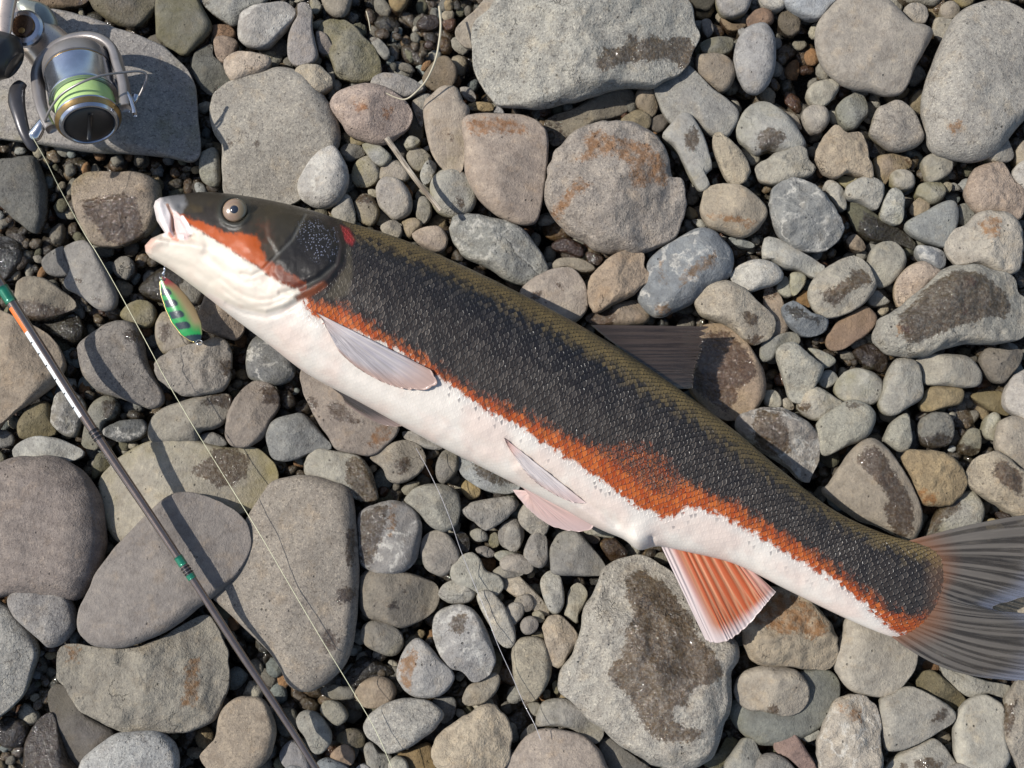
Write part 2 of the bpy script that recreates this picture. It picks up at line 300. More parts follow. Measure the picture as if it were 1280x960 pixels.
STONES = """@ 0 0 2.5
1.6 9c9893 sf|-8 20 10 8 26 5 45 9 60 15 72 19 83 24 93 34 98 45 100 60 100 75 96 81 85 79 65 77 45 76 20 72 0 69 -8 66|large flat blue-grey boulder carrying the fishing reel|the reel boulder
1 7a756c|46 -6 46 3 52 9 60 13 69 14 76 8 81 0 80 -8|dark grey rounded stone
1 8f7a65|10 -6 12 2 22 4.5 36 4 45 0 45 -8|brownish stone behind the reel
1 8d8c80 f|80 -5 78 15 80 21 91 28 98 24 106 15 104 8 100 1 98 -5|smooth greenish grey wedge stone
1 a3a5a0|99 -6 103 4 112 11 118 13 126 6 132 3 134 -6|light grey rounded stone
.7 6f7069|98 26 96 35 100 44 106 48 113 45 116 40 112 32 107 28 106 22|dark grey stone
.5 8a6b50|106 13 106 18 112 22 118 18 115 13|small brown pebble
1 94806c|107 20 108 28 112 32 117 28 119 21 112 18|small tan pebble
2 b9a892|112 30 113 37 117 41 124 39 132 36 136 30 130 27 118 26|pale tan rounded stone
1.5 a8a294 fs|105 56 107 47 113 42 122 38 132 35 142 34 153 38 162 48 168 58 170 66 169 74 162 86 152 98 140 104 120 104 113 98 111 86 111 74 107 66|large smooth tan boulder above the fish's head|the smooth tan boulder|~127 70 129.5 69.5 130 72.5 127.5 73~113 69.5 115.5 69.5 115.5 72 113 72
1 9b9c98|100 78 103 75 108 74 110 80 110 92 104 93 100 88|small grey pebble
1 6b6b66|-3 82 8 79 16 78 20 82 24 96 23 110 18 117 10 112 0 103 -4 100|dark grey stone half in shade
1.5 a3937e s|36 94 38 90 45 86 60 86 72 87 79 91 81 97 80 108 74 117 65 122 55 124 46 122 41 114 37 103|brown round stone with a wet olive patch|the wet brown stone by the mouth|~40 99 48 98 62 96 68 99 70 108 70 120 60 122 50 118 45 110 41 105
@ 320 0 2.5
2 b0aca3 v|-8 8 -3 4 5 2 13 1 18 3 20 7 18 11 12 17 6 23 0 24 -6 22 -9 18|light grey veined oval stone
2 9d9792|21 2 25 1 28 5 28 12 30 22 31 28 27 32 20 33 16 29 16 20 18 13 21 8|purple-grey upright bottle-shaped stone
1 a0a0a0|27 0 31 0 33 4 30 7 28 6|small grey pebble
1 a09787|33 -4 34 4 38 8 43 9 47 5 47 -4|rounded tan-grey stone
1 a19e90 b|31 16 35 11 42 10 48 12 55 19 60 25 63 33 62 38 56 41 46 41 40 39 37 30 32 26|bulky rough grey stone with a shallow hollow|the bulky rough grey stone
1.5 8a7f74|30 16 35 17 38 22 39 26 34 27 31 25|small brownish pebble
2 b5aa92 b|20 34 25 32 32 33 38 39 38 43 34 46 29 46 25 41 20 38|small pale pitted stone
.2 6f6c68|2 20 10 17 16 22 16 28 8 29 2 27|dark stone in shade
.4 7a6a55|12 32 18 32 19 36 15 36|tiny brown pebble
.6 9a988a|35 32 38 33 40 40 39 50 36 50 37 44|narrow grey pebble
2 af9b8c s|37 52 40 47 46 44 55 42 63 43 72 48 77 54 78 60 74 66 67 71 60 72 52 70 46 67 43 62 39 57|flat pinkish oval stone|the pinkish oval stone|%49 52 55 50 56 56 50 57%63 53 68 53 67 58 63 58
1.5 9e9a94|57 41 62 37 70 37 79 40 84 44 80 47 74 49 66 47 60 45|flat grey oval stone under the grass stem
1 8b7c69 f|83 39 87 33 91 29 95 28 99 31 101 35 100 41 96 45 90 46 85 43|round brown stone behind the grass stem
1 98968a|57 19 61 19 66 24 67 28 65 30 61 27 58 23|small grey pebble on the wet gravel
1 a8905c|67 -3 67 3 71 6 75 3 76 -3|yellow rounded pebble on the wet gravel
.5 b07a48 w|93 11 96 9 100 10 99 14 95 15|orange wet pebble
.5 6f5a42 w|80 12 84 8 90 8 92 12 88 15 82 15|brown wet pebble
1.5 a99e8d|100 14 104 10 109 6 114 0 118 -6 132 -6 128 3 122 7 118 13 114 19 109 24 104 23 100 19|long tan stone
2 b3a48f f|84 51 88 47 93 43 98 43 101 45 104 51 107 55 105 68 104 83 101 87 94 85 89 79 86 71 84 60|tall tan slab-like stone|the tall tan stone|~96 67 98 67 99 69 97 70 96 69
2 ab9a88 f|102 62 104 58 109 57 120 57 133 58 142 62 146 68 146 80 144 95 141 110 135 113 127 111 118 106 110 98 105 88 104 75|squarish red-tan slab stone|the squarish red-tan stone|%104 60 120 58 134 60 136 66 122 66 108 68
1.5 a8a69a|87 92 90 87 96 84 102 85 107 89 110 96 110 102 106 107 99 109 92 107 88 102|round grey stone touching the driftwood stick||~100 99 104 98 104 104 100 104
2 b3b0a8 v|28 79 33 75 39 73 43 78 46 85 46 92 43 99 38 103 31 104 24 101 21 96 21 91 24 85|pale creased stone behind the fish's nape|the pale creased stone
1 8f8d85|42 75 45 72 52 73 55 77 50 80 46 81 43 79|small grey pebble
1.5 aeb0ac|53 72 60 72 65 75 68 79 64 83 60 82 56 78|small light grey angular pebble
1 b0aca4|48 85 51 80 58 78 62 84 62 89 58 93 52 94 48 91|small blocky light pebble
1 b5aca0|61 87 64 82 69 80 74 82 77 87 75 91 68 91 62 90|small pinkish pale pebble
1.5 b3ada3|60 94 63 89 70 89 75 93 78 99 78 105 74 109 69 110 65 107 61 102|pale rounded stone near the stick
1.5 b5b3ab|74 71 77 68 81 69 82 71 79 74 75 74|tiny pale pebble
1 a09a8e|75 78 79 74 84 75 88 79 87 83 82 86 78 84|small round grey pebble
1.2 a3a398|82 88 84 82 87 80 90 82 90 86 87 91 84 92|small greenish grey pebble
1 a09580|44 66 50 70 55 72 50 73 45 71|small tan pebble
1 a8a59b|78 51 83 47 88 48 84 56 83 64 79 56|small angular pale stone
1 9d978c|102 44 107 44 110 48 109 51 104 49|small grey pebble
1 b09a72|106 52 112 51 118 52 119 55 115 56 107 55|small yellow-brown pebble
.8 a0a0a0|118 56 120 53 123 54 124 57|tiny grey pebble
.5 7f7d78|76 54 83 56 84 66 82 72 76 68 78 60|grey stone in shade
@ 320 240 2.5
1.5 b5b1a6|38 9 41 2 44 1 47 2 49 7 50 14 48 17 42 15 38 12|small pale upright stone at the fish's back
1 a39b8e|49 5 53 1 58 2 61 7 62 11 58 17 52 15 50 10|small grey-brown stone half wet||~48 0 62 0 60 6 50 6
1.5 b0a795|62 18 65 15 69 14 72 16 73 20 71 23 66 23|small beige pebble at the fish's back
1.2 b0a08c|73 15 78 13 82 14 83 17 80 20 77 23 74 20|small tan pebble
1.3 b09f8d|78 21 83 18 89 17 93 18 96 23 95 28 91 30 85 28 80 25|pinkish tan rounded stone at the fish's back
1.2 a8a498|81 4 84 2 87 5 88 10 86 14 83 16 80 12|small upright grey pebble
1 b0a890|56 -1 60 -1 61 2 57 3|tiny beige pebble
1.5 93958f vb|96 18 99 12 105 11 115 12 126 15 134 19 140 26 144 33 146 40 140 46 130 46 122 42 112 36 104 33 100 28 97 23|large blue-grey angular stone behind the fish's back|the blue-grey angular stone
@ 640 0 2.5
2.5 a9a79b bs|-20 28 -19 16 -12 4 -6 -4 0 -8 60 -10 80 -4 89 3 93 11 96 17 94 24 89 32 82 38 72 43 62 43 50 46 38 49 25 53 10 55 0 54 -8 52 -14 47 -19 40|huge pale grey boulder with a long ragged brown wet patch|the huge pale top boulder|~42 30 46 23 55 21 58 20 58 15 62 16 66 19 70 14 78 16 84 13 92 14 94 18 92 26 87 31 84 27 79 25 70 27 62 28 56 29 50 33 45 35 43 33
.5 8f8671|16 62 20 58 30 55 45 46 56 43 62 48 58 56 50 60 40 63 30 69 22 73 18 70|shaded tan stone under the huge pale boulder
1 9c8d78|62 46 66 43 70 44 72 50 73 54 70 59 64 55 62 52|small tan stone
1 94886f|54 61 58 57 63 55 68 57 70 60 68 65 62 64|small tan stone
.8 6f675a|69 61 72 58 78 57 79 61 75 66 70 65|small dark stone
2 a79d90 bs|17 93 18 84 21 76 28 69 36 64 45 61 53 60 62 63 70 67 75 71 78 77 80 89 85 90 88 95 88 103 85 113 78 121 68 125 60 127 50 127 38 122 28 117 21 108 17 100|large round speckled boulder with reddish-brown stains|the round speckled boulder|%36 66 45 63 50 68 58 68 68 71 76 78 79 88 76 92 70 91 62 95 59 88 58 82 52 78 45 77 38 80 33 78 37 73 36 70%18 104 24 98 34 88 40 92 30 100 24 108
1.5 a09f97 f|71 44 75 39 82 34 88 33 93 37 101 45 108 50 113 56 113 61 109 68 104 69 97 66 90 60 83 63 78 60 74 53|smooth grey stone partly shaded by the huge pale boulder|the shaded smooth grey stone
2 a09f97 f|75 68 79 62 84 57 89 57 92 61 96 68 99 78 100 84 97 88 99 93 95 96 92 93 88 86 85 80 81 73|grey wedge stone with a brown chip|the grey wedge stone|~86 68 91 63 94 65 93 72 91 76 87 74
1.3 8d8c84|94 22 100 19 110 19 110 25 105 28 96 27|small dark grey stone
1.5 a3957f|92 28 97 27 104 27 110 31 112 37 109 44 105 46 100 43 95 39 92 34|round tan stone
2 9a9996|112 22 115 16 121 12 127 12 131 18 132 28 131 36 128 43 123 47 117 45 113 38 111 30|smooth grey upright egg stone|the grey egg stone
1.5 b0ada6|103 -4 103 4 107 8 113 8 118 5 119 -4|pale grey stone
.8 8a7455|104 9 110 12 117 12 114 15 108 15|small brown pebble
1 8c7058|117 10 120 6 125 4 130 6 131 11 127 13 119 14|reddish-brown round pebble
1.5 b8b5a8|124 -4 125 2 131 5 137 3 138 -5|cream rounded stone
.8 85817a|95 10 99 10 101 15 98 19 95 15|small dark grey pebble
.5 55534f|89 -3 92 4 99 5 102 -3|dark wet stone
1 aaaaa4|113 15 116 14 117 17 114 18|tiny pale pebble
1.5 a2a29a|112 64 115 57 120 52 127 51 134 55 140 60 144 67 147 73 144 77 136 77 128 76 122 78 117 74 113 70|smooth blue-grey stone with a dark wet blot|the blotted blue-grey stone|~122 66 128 64 135 65 137 69 132 74 126 76 123 72
1 a39a90|134 56 139 56 143 59 145 65 141 62|small pinkish pebble
2 b5a88c b|100 70 103 66 106 68 110 71 115 76 118 82 119 88 115 92 109 91 105 85 102 78|cream knobbly stone
1 a09c88|115 74 122 76 124 80 120 83 117 79|small greenish pebble
@ 640 240 2.5
2 b0a288|94 10 95 3 97 -2 105 -4 115 -3 122 2 127 8 127 13 122 20 115 23 106 20 98 17|tan stone with an ochre streak|the ochre-streaked stone|%98 10 105 11 115 13 124 15 120 18 110 15 100 13
@ 960 0 2.5
1.8 aba695 b|-6 83 -1 80 3 77 9 75 15 73 19 75 21 80 24 84 22 88 16 90 6 92 0 92 -5 89|lumpy grey-green stone
2 a9b0b4|6 -5 8 1 14 6 21 9 27 9 31 4 36 -1 36 -6|pale bluish stone at the top edge of the photo
1 80766a b|5 9 8 5 13 6 16 10 16 15 12 18 7 16 5 12|small round brown pitted pebble
2.3 b0a797 f|23 20 25 12 30 5 36 -1 48 -4 58 -1 63 3 68 8 73 12 80 14 82 18 79 24 74 33 70 42 66 47 60 48 52 46 42 44 34 40 28 34 25 27|big pale five-sided boulder|the pale five-sided boulder
1.5 bcb3a2 b|68 5 71 2 77 2 80 6 79 11 75 12 70 9|small cream blocky pebble
1 a8a390|66 -4 69 1 75 2 83 3 87 -1 87 -5|pale greenish stone
1 a9a493|82 13 84 9 89 9 94 11 92 17 88 22 84 19 82 16|small pale stone
1.2 a89e8e|86 4 89 1 93 1 96 5 93 9 88 9|small round beige pebble
.5 95856a|80 4 84 4 87 8 83 9|small brown pebble
1 a09479|90 -4 93 1 98 4 103 1 104 -4|tan pebble
2.2 a39f94 s|77 57 77 48 79 40 83 30 86 22 90 13 96 6 104 2 113 1 122 4 130 9 138 18 140 35 136 48 130 58 124 65 118 72 112 78 104 81 94 80 86 78 81 74 79 66|huge smooth grey oval boulder in the top corner|the huge grey oval boulder|%90 62 96 60 98 64 94 67
1.5 b5b09c|19 47 22 42 28 40 34 40 36 43 33 49 28 53 22 52|small cream egg-shaped stone
1.3 aca596|17 58 19 54 24 52 29 54 31 59 29 64 25 67 20 65|small round beige stone
1.3 92958d|34 54 37 50 42 47 46 46 49 50 50 57 47 61 43 65 38 64 35 59|small grey-green angular stone
2 a69e90 s|51 65 54 55 59 52 64 50 70 53 74 58 77 65 78 69 75 73 69 75 62 75 56 71 52 68|speckled six-sided grey stone|the six-sided speckled stone
2 bba98b b|24 77 26 71 31 64 35 63 39 66 46 66 49 72 50 79 53 85 52 90 46 88 40 86 35 89 29 87 25 83|crusty tan stone with a bitten edge|the crusty tan stone
.5 5a5544 w|44 65 50 66 54 71 59 75 57 79 50 78|dark green wet stone
.8 8c8270|71 50 76 45 78 50 77 58 72 55|small brown stone
2 b0aa9a|106 71 109 68 114 66 118 67 121 73 123 78 120 81 113 81 110 79 108 75|small pale squarish stone
1 a8957f|52 81 55 78 64 77 71 79 72 83 68 86 62 88 58 93 54 90|small pinkish tan stone
1.5 aba596|61 88 64 85 69 85 73 88 73 93 69 95 63 94|small round grey pebble
1.5 aaa594|77 80 81 77 88 76 92 79 92 85 88 89 81 91 78 86|small blocky grey stone
1 a2a195|74 96 79 91 86 91 88 94 86 98 78 99|small grey stone
1 a8a08a|88 91 92 92 91 96 88 95|tiny beige pebble
1.8 b5a08a b|99 95 102 85 109 82 117 81 120 86 123 91 128 95 128 106 124 111 115 107 106 107 100 101|pinkish knobbly stone|the pinkish knobbly stone
1.5 b0a491|124 74 128 70 133 72 133 85 126 84 123 79|beige stone
2 b0aba0|122 86 126 81 133 80 134 98 127 95 122 90|pale rounded stone
1.2 b0aca0|28 93 30 90 34 91 37 96 36 101 31 98|small pale elongated pebble
1 a8a492|34 89 40 88 48 88 51 91 44 93 40 95 36 92|small flat greenish pebble
@ 960 240 2.5
2 989b98 vb|1 6 3 -2 8 -6 14 -7 21 -5 27 0 33 8 37 15 37 22 33 27 26 30 18 30 11 27 5 21 2 13|chipped blue-grey stone with angular facets|the chipped blue-grey stone
1.5 b0ada0|29 -2 33 -5 37 -2 39 4 39 9 35 8 31 3|small pale oblong stone
2 b3b0a2 b|38 -1 42 -5 50 -8 57 -5 58 0 56 6 54 9 47 5 40 3|pale broken stone
2 a9a99e b|57 7 60 0 64 -2 68 2 68 9 67 15 63 16 57 13|small grey block-like stone
1 6a6a52|39 8 41 5 46 6 52 10 60 16 68 20 74 26 72 29 68 27 60 25 52 25 45 21 41 15|long dark green damp stone|the long dark green stone|~48 10 74 20 78 32 56 28 44 20
1.3 a09e90|74 1 76 -4 86 -5 89 0 86 5 81 6 77 3|small grey stone
1 b09e80|71 7 75 3 79 2 81 6 80 10 75 13 71 11|small tan pebble
1.8 979b97 f|68 16 74 12 80 9 85 6 92 4 95 8 95 15 92 25 89 28 82 26 75 23 70 20|blue-grey arrowhead-shaped stone|the arrowhead stone
1.2 8f918a|95 7 100 6 103 10 104 15 98 17 95 15|small grey pebble
2 b3ab9a b|89 26 91 20 98 17 103 12 109 10 118 10 124 14 127 20 127 30 125 40 118 42 108 37 98 37 93 36 90 31|pale rounded boulder with a brown smear on top|the brown-smeared pale boulder|%106 15 112 11 117 14 116 21 112 24 108 20
2.3 a5a294 b|53 71 55 64 60 61 66 57 72 52 79 46 85 41 92 38 102 37 113 39 122 42 125 50 130 55 131 70 124 74 112 76 100 76 88 79 76 83 64 82 57 80 54 76|long conglomerate boulder with a glistening wet gritty top|the wet conglomerate boulder|~67 70 65 62 73 56 80 47 88 42 95 38 108 40 120 48 124 54 122 62 112 62 103 65 92 68 82 73 72 76 68 73%97 43 103 42 104 46 98 47%64 67 70 66 72 70 66 72%96 56 100 57 100 62 97 61
2 b5a18a s|63 50 64 44 69 38 75 35 79 35 84 38 88 41 80 47 72 54 66 58 64 55|pinkish granular stone
1.5 8f9498 v|74 27 80 27 86 29 89 32 88 38 84 39 79 36 75 32|small blue-grey stone
1.6 aba795|50 35 52 28 57 25 63 25 68 30 69 36 66 42 60 47 55 48 51 43|pale grey egg-shaped stone
1 94836a|39 24 43 21 47 24 49 28 46 30 41 28|small brown pebble
2.2 aea896|20 50 22 44 30 37 38 33 44 32 49 35 53 42 54 48 50 54 44 59 37 62 30 63 24 60 21 55|pale oval stone with a shiny wet stripe|the wet-striped oval stone|~26 50 35 46 40 43 43 38 49 38 53 42 52 46 46 47 41 50 37 55 33 57 29 54
1.8 a5a59c|-2 23 4 23 10 26 18 31 25 35 29 38 26 43 21 42 15 39 8 38 2 34 -3 33|long smooth grey stone
2 b5b3a8|-19 42 -15 37 -8 34 -1 34 5 37 8 42 5 46 -2 48 -11 50 -17 46|almond-shaped pale stone
1.5 aaa994|11 41 15 40 19 42 18 47 13 52 11 47|small pale triangular pebble
1.2 9e9c88|4 48 8 42 11 45 12 52 8 52|small greenish pebble
2 7c8489 b|7 58 10 55 15 55 21 60 27 62 30 64 29 69 24 72 18 72 12 68 8 63|blue-black shiny stone|the blue-black stone|~9 56 17 57 22 62 28 63 26 66 20 63 14 64 10 61
1.5 a08368 f|29 75 31 69 37 63 44 59 49 57 54 61 54 66 50 71 44 75 37 79 31 79|smooth reddish-brown stone
1 a8957c|-2 48 4 49 8 56 10 66 9 72 3 75 -2 73|tan stone mostly hidden
1 a07a48|14 54 18 49 21 51 21 58 17 57|small orange pebble
1.3 aaa89a|50 54 54 49 58 52 61 55 57 57 52 57|small pale pebble
2 aba999|4 80 7 76 13 75 18 79 25 85 28 88 24 97 19 104 15 106 11 104 9 97 6 88|pale triangular stone|the pale triangular stone
1.5 9b9c96|-3 75 3 72 10 70 15 71 16 76 10 75 5 78 2 84 -4 84|blue-grey stone
1.5 a0a094|20 78 26 79 32 82 34 85 30 88 26 86 22 81|small grey wedge pebble
1.2 a5a498|24 93 29 89 33 90 35 94 30 98 26 97|small round grey pebble
1.5 a3a297|33 97 37 91 43 88 50 89 55 92 58 97 56 104 50 107 42 106 35 103|flat grey oval stone
2 adaa9c|58 95 61 87 65 83 73 84 76 88 77 95 77 103 70 108 63 112 58 111 55 106 57 100|pale blunt column-shaped stone|the pale column stone
1.8 b3ae9c|74 84 80 81 90 81 99 82 104 86 107 92 105 97 98 98 88 97 78 96 77 90|long pale brick-shaped stone|the long pale stone
1.8 8f8676|106 85 108 79 112 78 120 79 127 79 126 86 121 92 117 96 112 94 108 90|grey-brown polygonal stone
.8 6b5a46 w|42 80 46 77 52 76 58 80 60 84 58 90 53 89 47 86|dark brown wet stone
@ 640 240 2.5
1.8 b3a594 f|4 49 9 44 16 40 23 38 30 38 35 43 38 50 38 58 34 64 28 66 15 62 5 54|smooth tan egg-like stone with two dark spots|the spotted tan stone|~58 115~57 37 60 37%56 44~22 45 25 45 25 48 22 48~9 51 14 50 14 55 10 54
1.3 a89e89|20 36 24 33 32 33 38 35 42 38 40 40 34 40 25 38 21 39|small smooth tan stone
2.3 b8a184 b|38 45 42 39 48 33 55 29 62 29 66 32 66 37 69 41 68 45 61 51 52 56 44 60 40 60 38 54|rough orange-tan stone|the rough orange-tan stone
1.8 8e969b v|62 52 66 46 67 37 70 32 78 26 88 20 96 18 103 21 108 27 111 34 109 42 104 46 97 50 90 56 80 61 73 63 66 59|blue-grey stone with cream swirls|the swirled blue-grey stone|%84 42 94 34 102 30 102 36 90 44 84 48%72 56 78 56 82 60 74 62%74 34 76 34 77 46 74 44
1.2 a08f7c|36 63 45 58 55 55 63 54 67 57 69 61 66 66 45 67|tan stone with a wet brown end||~34 60 50 57 52 62 50 70 34 68
.6 6b4a36 w|20 26 25 23 31 24 36 28 35 33 28 31 21 29|red-brown wet stone
.6 75604a w|37 30 42 31 46 33 43 37 38 35|brown wet pebble
1.6 a38c70 f|90 85 94 69 99 66 108 67 115 72 121 80 126 90 127 100 123 108 115 114 105 114 95 107 88 98|large brown wet stone under the dorsal fin|the wet brown stone under the dorsal fin|~94 75 99 69 106 68 112 72 118 79 122 87 123 92 118 96 112 99 114 104 108 110 98 103 90 98 92 86
1 b0b0a0|90 14 96 14 98 17 94 18|tiny pale pebble
1.2 9aa09a|108 23 114 23 121 26 120 28 113 27|thin blue-grey pebble
2 b3a892|91 54 92 48 97 45 104 44 110 45 117 49 123 55 130 61 132 66 130 72 126 75 121 77 116 74 108 67 100 64 94 61|cream egg-shaped stone with two wet spots|the cream egg stone|~114 60 120 59 124 62 123 67 118 66 115 63~117 73 122 70 127 71 125 75 121 77
@ 960 480 2.5
2 a8a093 vb|-16 22 -14 16 -8 13 2 11 12 14 20 19 25 26 26 34 23 44 21 50 16 48 10 42 0 36 -10 28|wet veined grey-brown stone touching the fish's back|the wet veined stone|~-4 12 6 14 10 24 12 34 4 36 -6 30 -8 20
1 b0ad9e|-2 4 3 3 6 6 7 11 3 12 -2 10|small pale pebble
1 b3ac9c|7 8 10 7 13 11 12 13 8 12|tiny pale pebble
1.6 aaa595|15 9 18 3 23 1 28 3 34 7 38 10 33 14 28 18 22 18 15 13|pale grey stone with a damp corner||~15 11 18 8 21 10 20 14 16 13
2 aba997|24 22 26 17 33 12 40 8 47 9 52 12 54 17 52 23 48 28 40 31 34 34 29 36 26 34 25 28|pale grey loaf-shaped stone with a wet dimple|the loaf-shaped stone|~39 10 43 8 48 10 46 12 41 12
1.8 aaa895|59 25 62 19 67 15 70 15 71 20 72 28 70 33 66 34 61 31 58 28|small pale grey teardrop stone
1.5 a39064|76 7 79 3 84 1 96 2 98 5 96 10 88 12 80 14 76 12|ochre oblong stone
.8 8a7c58|101 6 106 4 118 4 121 12 120 16 112 14 104 9|greenish submerged stone
1.2 85847a b|75 21 78 16 84 14 90 15 93 20 92 28 86 32 78 31 75 27|dark angular stone with a wet green rim||~74 24 80 26 86 24 94 26 90 34 78 34
1.4 b0ae9c|109 20 110 16 113 14 116 16 116 22 114 28 110 27 108 24|small pale upright pebble
1 8f8c78|95 32 98 25 102 22 106 24 106 33 102 36 97 35|small grey-green pebble||~94 28 100 30 108 32 104 38 95 38
2.2 b39b6c b|67 36 72 33 80 33 88 34 94 38 98 44 99 50 95 57 90 61 83 61 78 60 75 56 72 49 69 42|yellow-tan rounded stone|the yellow-tan stone|%76 52 84 54 86 60 78 60
2 b0a590|114 28 115 20 119 17 124 16 132 20 132 44 124 40 118 36 115 33|pale stone at the edge of the photo above the tail
2.4 b8aa8e b|99 46 102 40 107 36 114 34 120 37 126 42 132 48 132 72 125 67 118 63 110 58 104 54 100 50|cream rough stone with shiny wet hollows|the cream rough stone|~113 42 115 37 120 38 128 45 128 56 123 54 117 50 114 46
2.3 aa9d87 f|30 50 35 42 41 34 46 29 52 27 58 31 64 38 70 47 75 58 77 66 76 73 72 78 66 77 56 72 45 68 36 62 29 56 27 52|large tan stone with a long brown wet patch|the brown-patched tan stone|~44 38 48 32 54 31 58 35 62 42 67 48 72 57 74 66 73 75 66 77 60 70 57 62 61 58 55 50 48 43
1.5 b5b3a5|78 80 80 70 86 62 93 56 100 53 105 56 108 62 107 69 103 74 95 77 85 80|white stone with a wet olive half|the half-wet white stone|~76 80 82 66 90 56 98 56 96 64 88 68 84 78
1.2 b0a080|108 70 112 67 117 70 118 73 112 74|small tan pebble above the tail
.8 6f5a48 w|114 64 120 65 126 69 120 70 116 68|brown wet pebble
2 b0aa9f|118 8 120 0 124 -5 132 -6 132 20 126 17 120 13|pale stone cut by the edge of the photo
@ 960 720 2.5
2 aca492 f|33 45 34 35 37 28 40 20 50 22 62 27 73 34 75 40 73 48 67 55 60 60 52 60 43 58 37 53|very smooth plain tan stone below the tail root|the smooth tan stone by the tail
2.2 b0a083 b|-14 22 -13 12 -6 7 4 5 14 7 22 13 29 20 33 27 35 34 33 42 30 47 20 46 8 45 -2 45 -9 41 -13 32|crusty cream stone stained rusty brown on top|the rusty crusted stone|%-10 10 8 8 22 14 30 24 30 30 22 32 15 28 8 30 0 26 -10 22
2.2 a29885|-17 54 -12 48 -4 45 6 45 14 47 19 52 21 58 19 65 14 69 8 70 -2 68 -10 67 -16 62|grey-brown oval stone lying on a dark grey one|the grey-brown oval stone|~0 65 6 65 7 70 1 69
1.4 7c7f76 f|-18 62 -10 56 5 50 18 47 28 46 34 50 36 58 33 67 26 76 15 82 3 85 -8 83 -16 76 -20 68|dark grey-green stone under a smaller oval stone|the dark grey-green stone
2.3 b8ae9c vb|24 84 27 76 31 66 35 61 45 60 52 62 55 66 56 74 56 84 57 92 54 100 40 104 27 100 25 92|white veined stone with brown spots|the white veined stone|%36 65 41 64 40 67 37 67%40 70 44 66 48 68 48 73 43 73
2 a39f92 f|56 62 62 58 70 55 77 57 86 62 93 67 94 71 90 75 80 81 70 86 62 88 58 86 56 76|flat grey triangular stone|the flat grey stone|~82 73 84 68 90 65 91 70 87 73
1.8 aaa698|59 96 64 90 73 85 82 81 88 85 93 92 96 98 90 106 66 106 60 102|pale stone with brown wet spots|the brown-spotted stone|~66 94 70 93 70 98 66 97~73 93 80 90 88 94 86 98 75 98
2 aca898 f|93 85 93 76 96 66 101 61 108 59 114 62 118 66 118 76 120 86 121 92 117 98 108 101 98 98 94 92|smooth pale oblong stone|the pale oblong stone
2.3 b3aa98 b|118 68 120 60 124 53 132 49 134 104 128 100 123 92 119 84 117 76|cream stone with a damp brown side|the cream edge stone|~118 66 125 62 124 72 121 82 118 76
1.2 7d7455|74 52 77 48 82 47 88 51 95 57 99 62 97 66 93 67 86 62 78 59 75 56|olive-brown wedge stone
1.5 a09e92 b|86 43 90 46 96 48 108 52 118 54 122 56 119 61 110 59 102 61 96 58 91 53 87 48|rough grey stone under the tail fin
2 9c7f72|3 83 6 79 12 78 16 82 20 88 24 95 24 100 18 98 10 91 4 88|pinkish red stone|the pinkish red stone
1.8 98948a|-8 94 -2 89 5 89 11 93 14 98 10 104 -8 104|rounded grey stone
1.6 a09f90|16 80 25 77 26 80 20 83|small grey pebble
2.2 8f8a80|88 99 93 94 100 94 108 98 108 104 90 104|grey stone at the bottom edge
1 b5a88e|110 12 118 7 128 5 138 4 138 22 122 20 114 18|pale tan stone showing through the tail fork
@ 640 720 2.5
2.3 b0ab9d bs|23 52 25 45 30 37 34 28 34 19 40 10 44 2 46 -4 53 -8 62 -9 70 -7 80 -2 88 8 94 20 103 26 110 30 112 38 111 52 109 66 106 78 101 88 94 93 84 96 70 95 62 90 55 84 47 77 38 70 28 62 24 57|huge pale angular boulder with a big dark wet patch|the huge wet-patched boulder|~58 0 66 -4 76 2 82 8 86 14 92 22 94 30 98 34 102 38 106 46 107 51 100 54 92 56 89 60 88 66 82 65 80 72 90 76 98 78 92 83 80 84 72 82 66 76 62 68 58 60 52 55 48 50 50 45 55 40 57 33 57 26 62 20 58 10
1.6 a39f94|12 70 15 63 22 61 29 62 38 68 45 75 46 79 42 84 36 80 28 76 18 75 12 75|grey rounded stone
2 aa9c8c f|-4 94 2 86 8 79 16 76 26 77 36 80 43 86 47 93 50 100 46 108 0 108|large pinkish tan boulder at the bottom edge|the pinkish bottom boulder
1 8f8b80|4 80 8 75 12 74 12 80 6 84|small grey stone
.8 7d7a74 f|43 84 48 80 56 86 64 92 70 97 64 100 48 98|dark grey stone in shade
1.8 aba28a|0 36 4 31 10 30 16 32 19 38 20 46 18 54 14 60 9 63 4 60 1 52 0 44|tan elongated upright stone|the tan upright stone
2 b3a48c b|15 26 17 21 21 19 26 21 30 25 33 29 32 34 28 40 25 45 22 46 19 43 17 36|ridged cream and orange stone|the ridged cream stone
1.5 a5a190|27 14 28 8 31 4 35 4 38 9 36 15 33 20 33 24 29 22 26 19|small grey upright stone
1.8 a8a69a|14 4 16 -1 20 -3 24 0 26 7 26 14 23 19 19 18 16 12|small pale oval stone
1.2 aaa08e|-6 -5 0 -3 6 2 12 8 17 14 19 19 16 20 10 17 4 12 -2 8 -8 2|long tan curved pebble
1.6 a29a8d|1 13 4 9 9 9 11 13 10 17 6 18 2 16|small tan-grey pebble
1.7 a5a094|-3 16 1 13 6 14 6 19 3 23 0 25 -3 22|small grey pebble
2 a8a093|4 25 6 21 10 20 13 22 13 26 10 29 6 29|small round grey pebble
1.5 a8a390|10 19 13 17 16 19 16 23 13 23|tiny beige pebble
1.4 98938a|9 31 12 28 15 28 16 32 13 33 10 33|tiny grey pebble
1.5 a0a090|-4 28 0 26 2 30 1 35 -3 35|small grey pebble
1.2 8f8b7e|20 54 22 52 24 55 23 59 21 58|tiny brown-grey pebble
1 6b6550|16 57 19 57 19 61 16 61|tiny olive pebble
